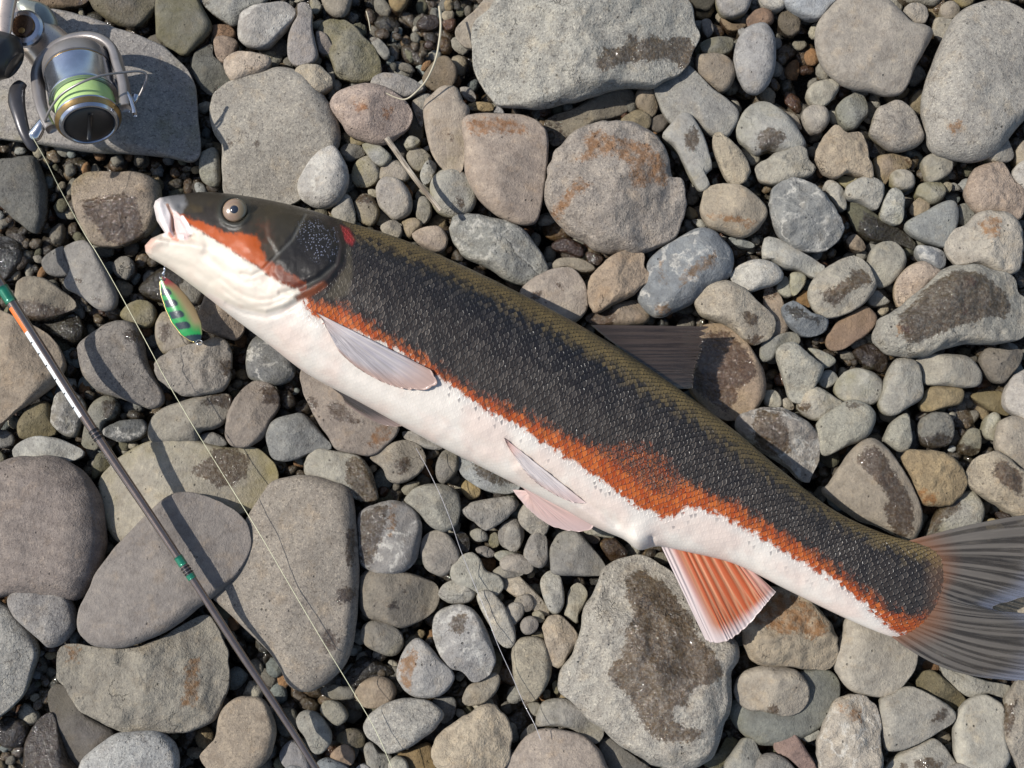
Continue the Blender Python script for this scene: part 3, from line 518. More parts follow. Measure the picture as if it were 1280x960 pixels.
1.2 9a978c|8 64 13 63 15 66 13 70 10 69|small grey pebble
1.8 aaa99c|106 95 110 88 116 81 121 82 124 88 126 92 120 100 108 100|pale grey-blue stone
1 7b7a70|93 92 102 88 108 80 114 84 108 92 102 97|dark grey stone in shade
@ 640 480 2.5
1.8 a09a8c|3 65 6 60 10 58 15 61 19 64 19 70 17 75 13 77 8 74 4 70|speckled grey-tan stone with a dark dot
1.4 9e9a8f|-3 70 1 68 4 70 5 76 4 82 0 84 -4 80|small grey oblong pebble
1.8 a5a198|6 83 9 76 13 74 17 76 18 82 18 88 15 92 10 91 6 88|small pale upright stone
1.8 97958e f|19 82 22 76 27 73 33 74 38 79 43 85 47 91 47 95 42 96 30 96 20 95 19 89|flat dark grey five-sided stone|the flat five-sided grey stone
1.8 a29a8c|-6 88 -1 85 4 85 9 88 11 92 8 95 0 94 -5 93|small tan oval pebble
1.3 aaa898|36 74 38 68 40 67 50 73 52 75 50 77 42 76|small flat pale stone below the pelvic fins
1 8a7040|45 78 50 76 55 80 58 85 54 90 48 88 44 82|wet golden-brown stone||~44 76 60 76 60 92 44 92
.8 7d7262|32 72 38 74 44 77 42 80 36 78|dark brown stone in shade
1 8a8570|71 87 74 84 78 86 78 90 73 90|small olive stone
1 8f8f8c|-4 48 0 49 4 52 3 54 -3 54|tiny grey pebble below the belly
1 8f8f88|-3 57 1 56 2 60 -1 63 -4 61|tiny grey pebble
@ 320 480 2.5
1.8 a89a8b f|26 -8 34 -8 45 2 60 10 70 18 72 23 68 28 62 34 56 36 50 35 44 34 39 32 35 25 30 18 26 10 23 2 22 -6|large pinkish stone with wet blotches under the belly|the wet-blotched pink stone|~34 10 38 9 44 10 50 17 54 19 50 20 42 19 37 16~26 5 30 6 30 12 27 12%60 22 66 20 68 26 60 32 56 30
1.8 8f918d|5 27 6 21 11 17 18 15 24 15 29 20 35 27 38 32 32 34 26 35 20 38 14 39 8 37 6 32|smooth blue-grey humped stone
1.8 968a7c|-15 20 -13 12 -8 4 -2 -1 4 -1 9 1 12 7 11 13 8 18 5 25 1 29 -5 32 -12 31 -15 27|brown-grey leaning stone|the brown-grey leaning stone|~0 0 10 0 12 10 4 10
1 77736e w|12 4 16 3 19 6 20 10 17 13 13 12|small dark wet pebble
1.6 9f9c8e|24 40 27 34 31 32 38 33 44 34 52 36 57 42 60 50 61 57 57 59 50 58 40 52 32 48 25 46|grey blocky stone with a dark damp side|the damp grey block|~46 36 52 36 60 48 60 60 50 58 44 48
1.8 8b8985 v|51 66 55 62 62 59 70 58 78 61 82 66 83 74 82 82 79 90 74 94 66 96 57 94 52 89 51 78|dark grey round stone with a pale stripe|the pale-striped dark stone|~51 66 58 61 66 60 64 74 60 84 56 92 51 88%67 60 70 60 69 74 66 76
1.6 9c9483|57 37 62 33 69 29 76 28 82 31 85 37 84 42 79 47 72 50 66 48 63 42|grey-brown stone with a damp centre||~69 38 76 36 78 42 72 46
2 a5a394|74 58 78 53 85 50 93 50 99 52 102 57 102 66 100 71 94 74 87 71 82 65 77 61|pale squarish stone crossed by thin leader line|the line-crossed stone
1.6 a39c8f|82 82 84 76 90 73 96 75 100 80 102 87 99 92 94 96 89 95 84 91|plain rounded tan-grey stone
1.8 9e9a90 b|103 63 108 59 118 57 128 56 132 60 127 66 120 71 115 73 109 69 104 66|ridged grey leaf-shaped stone
1.5 95928b|90 40 93 34 98 32 101 36 101 43 97 48 93 50 90 46|small grey upright stone touching the belly
1.4 9aa0a2|100 34 106 34 115 38 125 43 130 47 132 52 126 55 117 54 110 51 103 46 100 40|blue-grey stone with a wet centre under the belly||~108 36 124 40 130 50 118 50 110 44
1.3 9e9a90|73 24 80 24 88 28 94 31 92 33 84 32 75 28|thin grey stone tucked under the belly
1 b3a080|103 50 107 47 112 51 112 56 107 58 103 54|small yellow-white pebble
1 8d8a80|73 52 77 49 82 49 80 53 76 56 73 54|small pale wet pebble
1.6 aaa898|97 92 101 87 107 84 112 87 115 93 122 96 124 102 118 107 108 104 99 100|knobbly pale stone below the ridged leaf-shaped one
1.2 94938d|107 74 111 72 115 74 116 78 111 79 108 77|tiny grey pebble
1 5f5e59 w|100 75 104 74 107 78 106 84 102 83|dark wet pebble
1 a09e95|116 77 120 74 122 80 118 82|tiny grey pebble
1 8a857d|110 82 115 81 120 85 116 87 111 85|tiny brown-grey pebble
1.2 8f8b84|121 74 124 69 130 67 134 72 133 80 127 83 122 80|small dark speckled stone
1.4 aeb0ac|119 85 124 83 130 85 131 90 126 91 121 88|small white pebble
1.3 a8a49a|118 94 124 90 130 91 134 95 128 97 121 97|small beige pebble
@ 320 720 2.5
1.4 958c7b|51 2 57 -4 66 -4 76 -2 85 1 91 5 92 12 88 19 80 24 72 26 62 23 54 20 51 12|grey-brown stone shaded by the big flat slab|the shaded brown stone|~66 14 71 13 71 17 66 17~72 5 75 8 73 9
1.7 8f8a7d|52 30 54 24 60 22 68 24 73 29 74 34 71 39 66 40 58 37 54 34|small dark oval stone
2 adaba5|70 50 72 41 76 34 81 31 86 34 92 41 98 47 99 52 95 58 89 61 81 61 75 58 72 54|pale grey-white rounded stone|the pale grey-white stone|%71 44 78 36 82 40 79 48 77 58 72 54
2 a09f9b v|88 26 90 19 96 15 103 14 109 17 114 24 118 34 120 42 118 48 113 52 108 53 103 48 97 46 91 38 89 32|blue-grey oval stone with a dark wet blot|the blotted oval stone|~96 25 99 20 101 18 105 19 105 27 102 30 98 28
1.8 aaa79b|91 9 94 4 99 2 105 4 110 8 107 13 101 14 95 13|small pale angular stone
2 aaa698|110 10 113 7 118 8 123 13 127 20 130 28 129 35 125 36 121 33 117 25 113 18|pale finger-shaped stone|the finger-shaped stone
1.4 948d7c|103 61 106 55 112 52 118 48 122 50 121 57 115 63 108 65 104 64|small grey-brown stone
1.4 9c8b73|49 59 53 53 60 50 66 51 70 56 69 62 62 66 55 66 51 63|small tan creased stone
2.2 a8a59a s|54 74 58 68 66 63 76 61 86 62 92 66 94 70 90 76 84 81 76 86 66 89 60 84 55 80|grey-blue speckled oval stone touched by the fishing line|the speckled oval stone
2.2 b5a68a b|88 84 93 78 102 71 110 66 117 64 123 68 127 75 128 84 126 94 120 102 100 102 92 98 88 92|large yellow-cream rounded stone|the yellow-cream stone
1 a08658|70 90 78 86 86 83 90 90 92 98 86 100 76 97|orange-brown gritty stone
2 a8a698|20 71 24 67 30 68 35 73 38 80 37 85 32 89 28 88 24 80 21 76|pale greenish oblong stone beside the rod|the oblong stone by the rod
1.8 9a9684|32 66 35 62 41 63 45 67 46 71 41 75 36 72 33 69|small olive-grey rounded stone
1.5 9c8468|37 90 40 86 45 84 49 88 49 93 46 95 40 93|small brown round pebble
1.2 7a7263 b|40 81 44 77 49 76 54 79 54 85 48 86 43 84|small dark rough pebble
1.8 8a9295|30 94 34 91 40 92 46 96 46 100 32 100|small bluish stone
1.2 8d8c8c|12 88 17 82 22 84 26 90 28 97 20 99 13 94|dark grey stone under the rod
1.5 959a9c|14 97 18 94 24 96 24 102 16 102|small bluish grey stone
1.3 94948e|54 85 58 83 62 88 68 90 66 98 58 100 55 93|grey stone
1.8 b0ad9a|66 94 70 90 75 92 76 98 68 100|small pale pebble
1.6 9b9b97|50 96 54 94 58 97 56 101 50 101|small grey pebble
1 8a877b|32 57 38 54 44 55 50 56 50 61 42 62 36 61|small grey flat stone
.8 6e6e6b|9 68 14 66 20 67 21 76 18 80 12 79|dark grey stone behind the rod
1 777670 f|88 62 95 60 100 62 99 70 94 74 90 70|flat dark grey stone
.5 5a5648 w|48 45 55 40 70 48 60 52 50 56 42 54|dark submerged stone
@ 0 720 2.5
2.2 979490 s|4 12 8 7 15 4 21 5 27 4 33 8 37 15 38 22 36 29 31 34 25 36 20 32 13 26 7 20|grey heart-shaped stone|the heart-shaped stone
1.8 a8a69c s|-6 14 2 14 9 20 15 27 19 36 17 46 13 57 7 65 0 71 -6 74|pale speckled boulder cut by the edge of the photo|the pale speckled edge boulder
2 989282 b|29 42 31 36 38 34 50 35 65 35 80 30 92 24 103 20 110 26 114 37 114 50 112 62 108 70 102 76 92 79 82 79 76 78 66 78 55 75 46 70 40 66 34 58 30 50|large rough mottled boulder with greenish edges|the mottled greenish boulder|%30 36 37 36 36 44 30 44%92 44 98 40 98 64 90 66
3 8d857d f|39 28 39 17 45 6 48 -2 56 -12 64 -21 75 -33 84 -40 95 -42 110 -37 120 -30 125 -22 125 -12 120 -2 110 8 98 17 86 26 74 32 60 36 46 34|large flat brown-grey slab lying under the rod|the brown slab under the rod
1.2 76716e f|24 62 25 57 30 54 36 60 42 68 50 73 58 78 54 86 46 92 40 98 36 96 30 84 26 72|purple-grey stone
1.5 7f725c w|12 88 15 78 20 71 26 68 30 78 34 90 40 98 38 104 14 104|wet brown glistening stone
2.4 a7a8a4 s|39 97 43 90 50 84 58 79 68 77 78 77 85 81 89 88 89 97 86 106 42 106|pale speckled oval stone at the bottom edge|the pale bottom oval stone
.6 5c504b w|0 72 6 70 14 74 14 82 8 86 0 84|dark purple-brown wet stone
2.2 aa9a82 f|100 90 104 85 108 80 109 72 112 66 118 61 126 60 132 62 136 70 138 78 136 88 132 94 124 98 108 99 102 95|flat tan stone with a wavy edge|the wavy-edged tan stone
@ 0 480 2.5
2 9a8d83|-8 48 -2 41 6 37 18 36 30 36 38 41 45 48 49 54 52 64 53 75 53 84 50 95 46 101 40 107 32 108 20 107 8 106 -8 102|big purple-brown boulder with a pale hairline vein|the big purple-brown boulder
1.6 a5a59c f|6 33 10 29 18 26 28 27 36 30 42 34 38 38 28 39 12 38 7 37|flat pale grey oval stone
1.2 a59e8b f|50 50 52 44 58 38 66 33 74 29 84 27 95 27 106 30 118 32 128 32 136 38 139 46 137 54 130 61 122 66 100 76 70 82 60 80 54 74 51 64|large tan boulder crossed by the rod's shadow|the tan boulder with the rod's shadow|~94 42 103 37 106 31 118 32 124 36 122 46 116 51 108 52 103 48 98 46~54 39 58 39
1.6 9a9484|74 24 76 17 82 12 90 9 100 6 108 5 114 5 116 9 114 17 108 22 100 24 98 29 80 30 75 29|humped grey stone with a wet upper end|the humped grey stone|~99 10 108 3 118 6 114 12 108 11
1.2 908e86|100 26 106 24 112 27 113 31 102 31|small grey stone
1.3 8d8b86 vb|26 14 28 6 33 3 38 4 42 9 43 14 40 22 37 27 31 25 26 20|small veined grey stone beside the rod
1.2 857a58|9 20 13 13 20 9 25 10 26 18 28 25 18 27 10 27|olive mossy stone
1.2 96958a|41 28 43 18 46 10 52 6 58 7 60 12 57 17 52 20 49 32 45 33 41 31|narrow grey stone under the rod||~50 8 58 8 58 14 52 18
1.3 74787a vb|51 24 56 20 63 18 72 18 74 22 72 26 64 29 56 28|small dark blue shiny stone
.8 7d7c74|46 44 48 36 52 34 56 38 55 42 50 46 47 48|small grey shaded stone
1 807f7a|-3 24 3 23 7 26 7 30 3 32 -3 31|small grey stone at the photo's edge
1 888780|-3 32 1 34 3 38 -3 40|small grey-brown stone at the photo's edge
@ 270 590 1
2.2 a89e8e fs|75 8 105 5 135 8 160 16 173 35 177 70 179 110 178 150 176 190 170 225 155 250 130 270 108 277 90 268 80 248 65 225 30 190 5 165 -2 155 15 130 30 100 35 80 32 70 45 45 60 22|huge flat tan slab beside the fishing line|the huge flat tan slab|~162 72 172 68 174 90 168 120 162 118~152 145 166 142 176 150 166 164 150 166~128 202 142 196 156 206 150 222 138 226
@ 0 240 2.5
1.8 968f86 s|39 80 40 76 47 70 55 65 62 64 68 66 71 72 73 82 77 92 82 101 82 106 77 109 70 107 60 103 50 100 42 92|grey-brown stone with a dark damp dot|the grey-brown dotted stone|~62 70 65 68 69 70 70 73 66 75 62 74
2.1 a29a8d b|77 88 78 84 84 80 92 77 100 75 106 73 111 73 115 78 116 86 115 95 112 99 104 101 94 102 86 99 79 93|blocky grey-tan stone below the spoon lure|the block below the lure|~108 84 114 83 115 90 111 92
2 a8977f|-6 56 0 59 8 62 16 66 24 71 30 78 33 86 30 93 24 99 14 106 6 111 0 116 -6 118|large tan boulder at the photo's edge under the rod|the tan boulder under the rod's tip
1.8 9c9890 f|32 28 37 25 42 24 46 27 50 33 55 42 58 50 58 57 54 60 48 58 40 52 34 49 32 45 35 39 33 33|grey kidney-shaped stone with small dark spots|the kidney-shaped stone|~37 43 41 43 41 45 37 45~46 52 50 52 50 55 47 54
1.3 7f7d79 f|21 34 25 30 32 27 34 33 37 38 34 42 26 42 22 39|darker grey flat stone
1.5 a39881|8 48 10 44 16 42 24 44 31 49 37 54 38 58 32 61 24 64 14 64 8 58|two-tone tan and grey stone with a wet base||~8 54 16 54 28 57 38 58 30 66 12 66
.7 5e5a38 w|21 65 28 62 38 61 42 66 43 72 38 76 30 74 24 70|olive green wet stone
1 9b978f b|56 38 58 34 63 32 67 35 67 40 64 44 60 43 57 41|small knobbly white-grey pebble
1.2 96917f|60 62 63 57 69 54 75 55 78 59 77 65 72 68 64 65|small mottled grey-olive stone
1.2 a39a8c|78 66 82 60 90 62 96 70 97 78 90 80 82 81 78 74|grey stone under the spoon lure||~80 66 84 65 85 72 82 76 80 73
1.5 b09c84|98 64 101 56 104 49 110 50 116 56 122 66 121 71 116 74 106 71 100 68|tan stone between the lure and the fish's throat
.9 6a6448 w|69 49 75 42 82 38 92 40 98 48 92 54 84 56 76 54|olive wet stone
1 8f8c82 b|88 38 96 42 102 50 98 56 90 50|rough grey stone below the fish's jaw
.7 4f4b36 w|-3 26 3 22 10 26 12 34 8 40 0 44|dark green wet stone
@ 320 240 2.5
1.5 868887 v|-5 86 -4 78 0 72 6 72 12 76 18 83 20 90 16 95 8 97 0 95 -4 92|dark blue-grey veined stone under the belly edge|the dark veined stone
"""

def make_stone_mesh(px, py, ze, H, p, rng, rough, seed, segs, rings, facets=3, ripple=.05):
    """pebble whose widest outline is the traced one, lying at height ze"""
    O = unproj(px, py, ze)[:, :2]
    O = resample(catmull(O, 160, True), segs, True)
    th_ = np.linspace(0, 2 * math.pi, segs, endpoint=False); oc = O.mean(0); rr_ = np.sqrt(((O - oc) ** 2).sum(1)).mean()
    rip = (.016 + .022 * rough) * vnoise(np.column_stack([np.cos(th_) * 3.2 + seed, np.sin(th_) * 3.2, 0 * th_])) + (.008 + .014 * rough) * vnoise(np.column_stack([np.cos(th_) * 8 + seed, np.sin(th_) * 8, 0 * th_]))
    O = O + (O - oc) / rr_ * rip[:, None] * rr_
    A = .5 * np.sum(O[:, 0] * np.roll(O[:, 1], -1) - np.roll(O[:, 0], -1) * O[:, 1])
    if A < 0: O = O[::-1]; A = -A
    cr = O[:, 0] * np.roll(O[:, 1], -1) - np.roll(O[:, 0], -1) * O[:, 1]
    c = np.array([np.sum((O[:, 0] + np.roll(O[:, 0], -1)) * cr), np.sum((O[:, 1] + np.roll(O[:, 1], -1)) * cr)]) / (6 * A)
    per = np.sum(np.linalg.norm(O - np.roll(O, -1, 0), axis=1)); R = 2 * A / per; H = H * R
    k = max(3, segs // 14)
    ctr = O.copy()
    for _ in range(k): ctr = .5 * ctr + .25 * (np.roll(ctr, 1, 0) + np.roll(ctr, -1, 0))
    def shell(rings, H, q, top):
        th = np.linspace(0, math.pi / 2, rings + 1)
        rr = np.sin(th)[::-1][:-1] if top else np.sin(th)[::-1][1:-1]
        V = []
        for r in rr:
            mixk = max(0, 1 - r) * .5
            out = O * (1 - mixk) + ctr * mixk
            z = H * max(0, 1 - r ** q) ** .5
            V.append(np.column_stack([c + (out - c) * r, np.full(segs, z)]))
        V = np.vstack(V); return V, len(rr)
    T, nt_ = shell(rings, H, p, True)
    Bm, nb = shell(max(4, rings // 2), min(ze + .009, max(H, .02)), 2.4, False)
    Tc = np.array([[c[0], c[1], H]]); Bc = np.array([[c[0], c[1], -min(ze + .009, max(H, .02))]])
    T = np.vstack([T, Tc])
    rel = (T[:, :2] - c) / R; zt = T[:, 2] / max(H, 1e-9)
    # soft facets: planes that shave the dome
    for _ in range(facets):
        a = rng.uniform(0, 2 * math.pi); s = rng.uniform(.2, .75); o = rng.uniform(.74, 1.0)
        pl = o - s * (rel[:, 0] * math.cos(a) + rel[:, 1] * math.sin(a)); kk = 34
        zt = np.where(zt > .001, -np.log(np.exp(-kk * zt) + np.exp(-kk * np.maximum(pl, .05))) / kk, zt)
    zt = np.maximum(zt, 0)
    q3 = np.column_stack([rel * 1.0, zt])
    edge = np.clip(zt * 3, 0, 1)
    zt = zt + edge * (.09 * fbm(q3 * 1.3 + seed * 3.1, seed, 2) + ripple * fbm(q3 * 3.5 + seed, seed + 5, 3))
    if rough: zt = zt + edge * rough * (.13 * fbm(q3 * 5 + seed, seed + 9, 3) - .16 * np.clip(vnoise(q3 * 2.6 + seed, seed + 3) - .2, 0, 1))
    T[:, 2] = zt * H
    V = np.vstack([T, Bm * [1, 1, -1], Bc]); V[:, 2] += ze
    ns = segs; F = []
    a = np.arange(ns); b = (a + 1) % ns
    for i in range(nt_ - 1):
        F.append(np.stack([i * ns + a, i * ns + b, (i + 1) * ns + b, (i + 1) * ns + a], 1))
    ct = nt_ * ns; l = (nt_ - 1) * ns
    F.append(np.stack([l + a, l + b, np.full(ns, ct), np.full(ns, ct)], 1))
    o0 = ct + 1
    F.append(np.stack([b, a, o0 + a, o0 + b], 1))
    for i in range(nb - 1):
        F.append(np.stack([o0 + i * ns + b, o0 + i * ns + a, o0 + (i + 1) * ns + a, o0 + (i + 1) * ns + b], 1))
    l = o0 + (nb - 1) * ns; cb = o0 + nb * ns
    F.append(np.stack([l + b, l + a, np.full(ns, cb), np.full(ns, cb)], 1))
    return V, F, c, R, H

def finish_mesh(name, V, F, attrs):
    me = bpy.data.meshes.new(name)
    L = []; starts = []; s = 0
    for blk in F:
        tri = bool((blk[:, 2] == blk[:, 3]).all())
        bb = blk[:, :3] if tri else blk
        L.append(bb.ravel()); n = bb.shape[1]; starts.append(s + np.arange(len(bb)) * n); s += bb.size
    L = np.concatenate(L).astype(np.int32); starts = np.concatenate(starts).astype(np.int32)
    me.vertices.add(len(V)); me.vertices.foreach_set('co', np.asarray(V, np.float32).ravel())
    me.loops.add(len(L)); me.loops.foreach_set('vertex_index', L)
    me.polygons.add(len(starts)); me.polygons.foreach_set('loop_start', starts)
    me.update(calc_edges=True)
    me.polygons.foreach_set('use_smooth', np.ones(len(starts), bool))
    for k, a in attrs.items():
        at = me.attributes.new(k, 'FLOAT', 'POINT'); at.data.foreach_set('value', np.asarray(a, np.float32))
    return me

LEVEL = lambda l: (5 + 10.5 * l) * MM
def parse():
    out = []; ox = oy = 0; sc = 1
    for ln in STONES.strip().splitlines():
        if ln[0] == '@':
            ox, oy, sc = map(float, ln[1:].split()); continue
        f = ln.split('|'); h = f[0].split()
        def poly(s):
            v = [float(x) for x in s.split()]; return np.array([(ox + sc * v[i], oy + sc * v[i + 1]) for i in range(0, len(v) - 1, 2)])
        d = dict(level=float(h[0]), col=h[1], opt=h[2] if len(h) > 2 else '', pts=poly(f[1]), phrase=f[2],
                 land=f[3] if len(f) > 3 else '', wet=[], stain=[])
        if len(f) > 4:
            import re
            for m in re.finditer(r'([~%])([^~%]+)', f[4]):
                q = poly(m.group(2))
                if len(q) > 2: (d['wet'] if m.group(1) == '~' else d['stain']).append(q)
        Q = d['pts']; x, y = Q[:, 0], Q[:, 1]; x2, y2 = np.roll(x, -1), np.roll(y, -1)
        A = .5 * np.sum(x * y2 - x2 * y); d['area'] = abs(A)
        cr = x * y2 - x2 * y; d['c'] = np.array([np.sum((x + x2) * cr), np.sum((y + y2) * cr)]) / (6 * A)
        out.append(d)
    return out
DATA = parse()

# things people can find, used to say where each stone lies
MARKS = [("the fishing reel", 95, 100), ("the fish's open mouth", 215, 285), ("the fish's eye", 293, 262), ("the spoon lure", 220, 385),
         ("the pectoral fin", 470, 440), ("the dorsal fin", 810, 435), ("the anal fin", 895, 745), ("the tail fin", 1220, 740),
         ("the pelvic fins", 690, 610), ("the driftwood stick", 517, 216), ("the bent grass stem", 540, 85), ("the rod's orange band", 27, 405),
         ("the rod's lower green wrap", 235, 715)] + [(d['land'], d['c'][0], d['c'][1]) for d in DATA if d['land']]

def place_words(d, skip=0):
    c = d['c']; L = sorted([(math.hypot(x - c[0], y - c[1]), n, x, y) for n, x, y in MARKS if n != d['land']])
    k = 0; best = None
    pairs = []
    for i in range(7):
        for j in range(i + 1, 9):
            a, b = L[i], L[j]
            va = np.array([a[2] - c[0], a[3] - c[1]]); vb = np.array([b[2] - c[0], b[3] - c[1]])
            cs = va @ vb / (np.linalg.norm(va) * np.linalg.norm(vb) + 1e-9)
            if cs < -.3: pairs.append((a[0] + b[0] + 60 * (cs + 1), a[1], b[1]))
    pairs.sort()
    opts = ["between %s and %s" % (p[1], p[2]) for p in pairs[:5]]
    a = L[0]; v = np.array([c[0] - a[2], c[1] - a[3]])
    word = ('just below' if v[1] > 0 else 'just above') if abs(v[1]) > abs(v[0]) * .8 else 'just beside'
    opts.append("%s %s" % (word, a[1])); a = L[1]; opts.append("near %s" % a[1])
    return opts

used = set()
def stone_label(d):
    for o in place_words(d):
        s = d['phrase'] + ', ' + o
        if len(s.replace(',', '').split()) <= 16 and s not in used:
            used.add(s); return s
    s = d['phrase'] + ' near ' + d['land'] if d['land'] and False else d['phrase']
    for o in place_words(d)[::-1]:
        s = ' '.join(d['phrase'].split()[:7]) + ' ' + o
        if len(s.split()) <= 16 and s not in used: break
    used.add(s); return s

def build_stones():
    for i, d in enumerate(DATA):
        rng = random.Random(i * 7 + 1); opt = d['opt']; R = math.sqrt(d['area'] / math.pi)
        segs = int(np.clip(R * 1.6, 28, 128)); rings = int(np.clip(R * .4, 8, 34))
        flat = 'f' in opt; H = (.42 if flat else .62) * rng.uniform(.92, 1.08) * (1.15 if R < 25 else 1.0)
        if R > 70: H *= .82
        p = 3.4 if flat else rng.uniform(2.1, 2.7)
        rough = 1.0 if 'b' in opt else .0
        ze = LEVEL(d['level'])
        V, F, c, Rm, Hm = make_stone_mesh(d['pts'][:, 0], d['pts'][:, 1], ze, H, p, rng, rough, i + 1, segs, rings,
                                          facets=rng.choice((5, 6)) if rough else rng.choice((3, 4, 5)), ripple=.035 if flat else .06)
        at = {}
        for key, polys in (('wetd', d['wet']), ('staind', d['stain'])):
            v = np.full(len(V), .05)
            for q in polys:
                Q = unproj(q[:, 0], q[:, 1], ze + Hm * .75)[:, :2]; v = np.minimum(v, sdpoly(V[:, :2], Q))
            at[key] = v
        if 'w' in opt: at['wetd'] = np.full(len(V), -.01)
        elif d['level'] < 1.1: at['wetd'] = np.minimum(at['wetd'], (V[:, 2] - ze - .08 * Hm) * 1.2)
        org = np.array([c[0], c[1], 0])
        nm = 'boulder' if R > 48 else ('stone' if R > 17 else 'pebble')
        me = finish_mesh(nm, V - org, F, at)
        o = link(nm, me, STONE, loc=org)
        k = .66
        c0_ = np.array(lin(d['col'], k)); c0_ = c0_ * .72 + c0_.mean() * .28
        col = c0_ * rng.uniform(.84, 1.14) * [1.035, .995, .955]
        o.color = (*col, 1); o['rugged'] = .9 if 'b' in opt else (.15 if flat else .4)
        o['speckle'] = 1.0 if 's' in opt else rng.choice((.1, .25, .4, .65)); o['vein'] = 1.0 if 'v' in opt else 0.0
        o['bedding'] = rng.choice((0.0, 0.0, 0.0, .12, .28)); o['algae'] = rng.choice((0.0, .2, .5, .9))
        tag(o, stone_label(d), 'boulder' if nm == 'boulder' else 'stone', {'boulder': 'river boulders', 'stone': 'river stones', 'pebble': 'small pebbles between the stones'}[nm])
build_stones()

# ---------------------------------------------------------------- loose gravel in the gaps, and the bank that goes on outside the frame
def pebble_batch(items, name, label_, seed, segs=10, rows=7):
    """items: (x, y, z, rx, ry, rz, angle, rgb, wet)"""
    th = np.linspace(0, math.pi, rows)[1:-1]; a = np.linspace(0, 2 * math.pi, segs, endpoint=False)
    S = np.stack([np.sin(th)[:, None] * np.cos(a), np.sin(th)[:, None] * np.sin(a), np.cos(th)[:, None] * np.ones(segs)], -1).reshape(-1, 3)
    S = np.vstack([S, [[0, 0, 1]], [[0, 0, -1]]]); n = len(S); nr = rows - 2
    Fq = gridfaces(nr, segs, True); tp, bt = n - 2, n - 1; k = np.arange(segs)
    Ft = np.concatenate([np.stack([k, (k + 1) % segs, np.full(segs, tp)], 1),
                         np.stack([(nr - 1) * segs + (k + 1) % segs, (nr - 1) * segs + k, np.full(segs, bt)], 1)])
    Ft = np.concatenate([Fq[:, [0, 1, 2]], Fq[:, [0, 2, 3]], Ft])
    VV, FF, CC, WW = [], [], [], []
    for i, (x, y, z, rx, ry, rz, an, rgb, wet) in enumerate(items):
        sh = 1 + .34 * fbm(S * 1.1 + i * 3.7, seed, 2)[:, None] + .12 * vnoise(S * 2.6 + i, seed + 3)[:, None]
        P = S * sh * [rx, ry, rz]; ca, sa = math.cos(an), math.sin(an)
        P = np.column_stack([P[:, 0] * ca - P[:, 1] * sa, P[:, 0] * sa + P[:, 1] * ca, P[:, 2]]) + [x, y, z]
        VV.append(P); FF.append(Ft + i * n); CC.append(np.tile(rgb, (n, 1))); WW.append(np.full(n, wet))
    me = mesh(name, np.vstack(VV), np.vstack(FF), attrs={'wetd': np.concatenate(WW)}, colors={'tint': np.vstack(CC)})
    o = link(name, me, GRAVEL); tag(o, label_, 'gravel', kind='stuff')

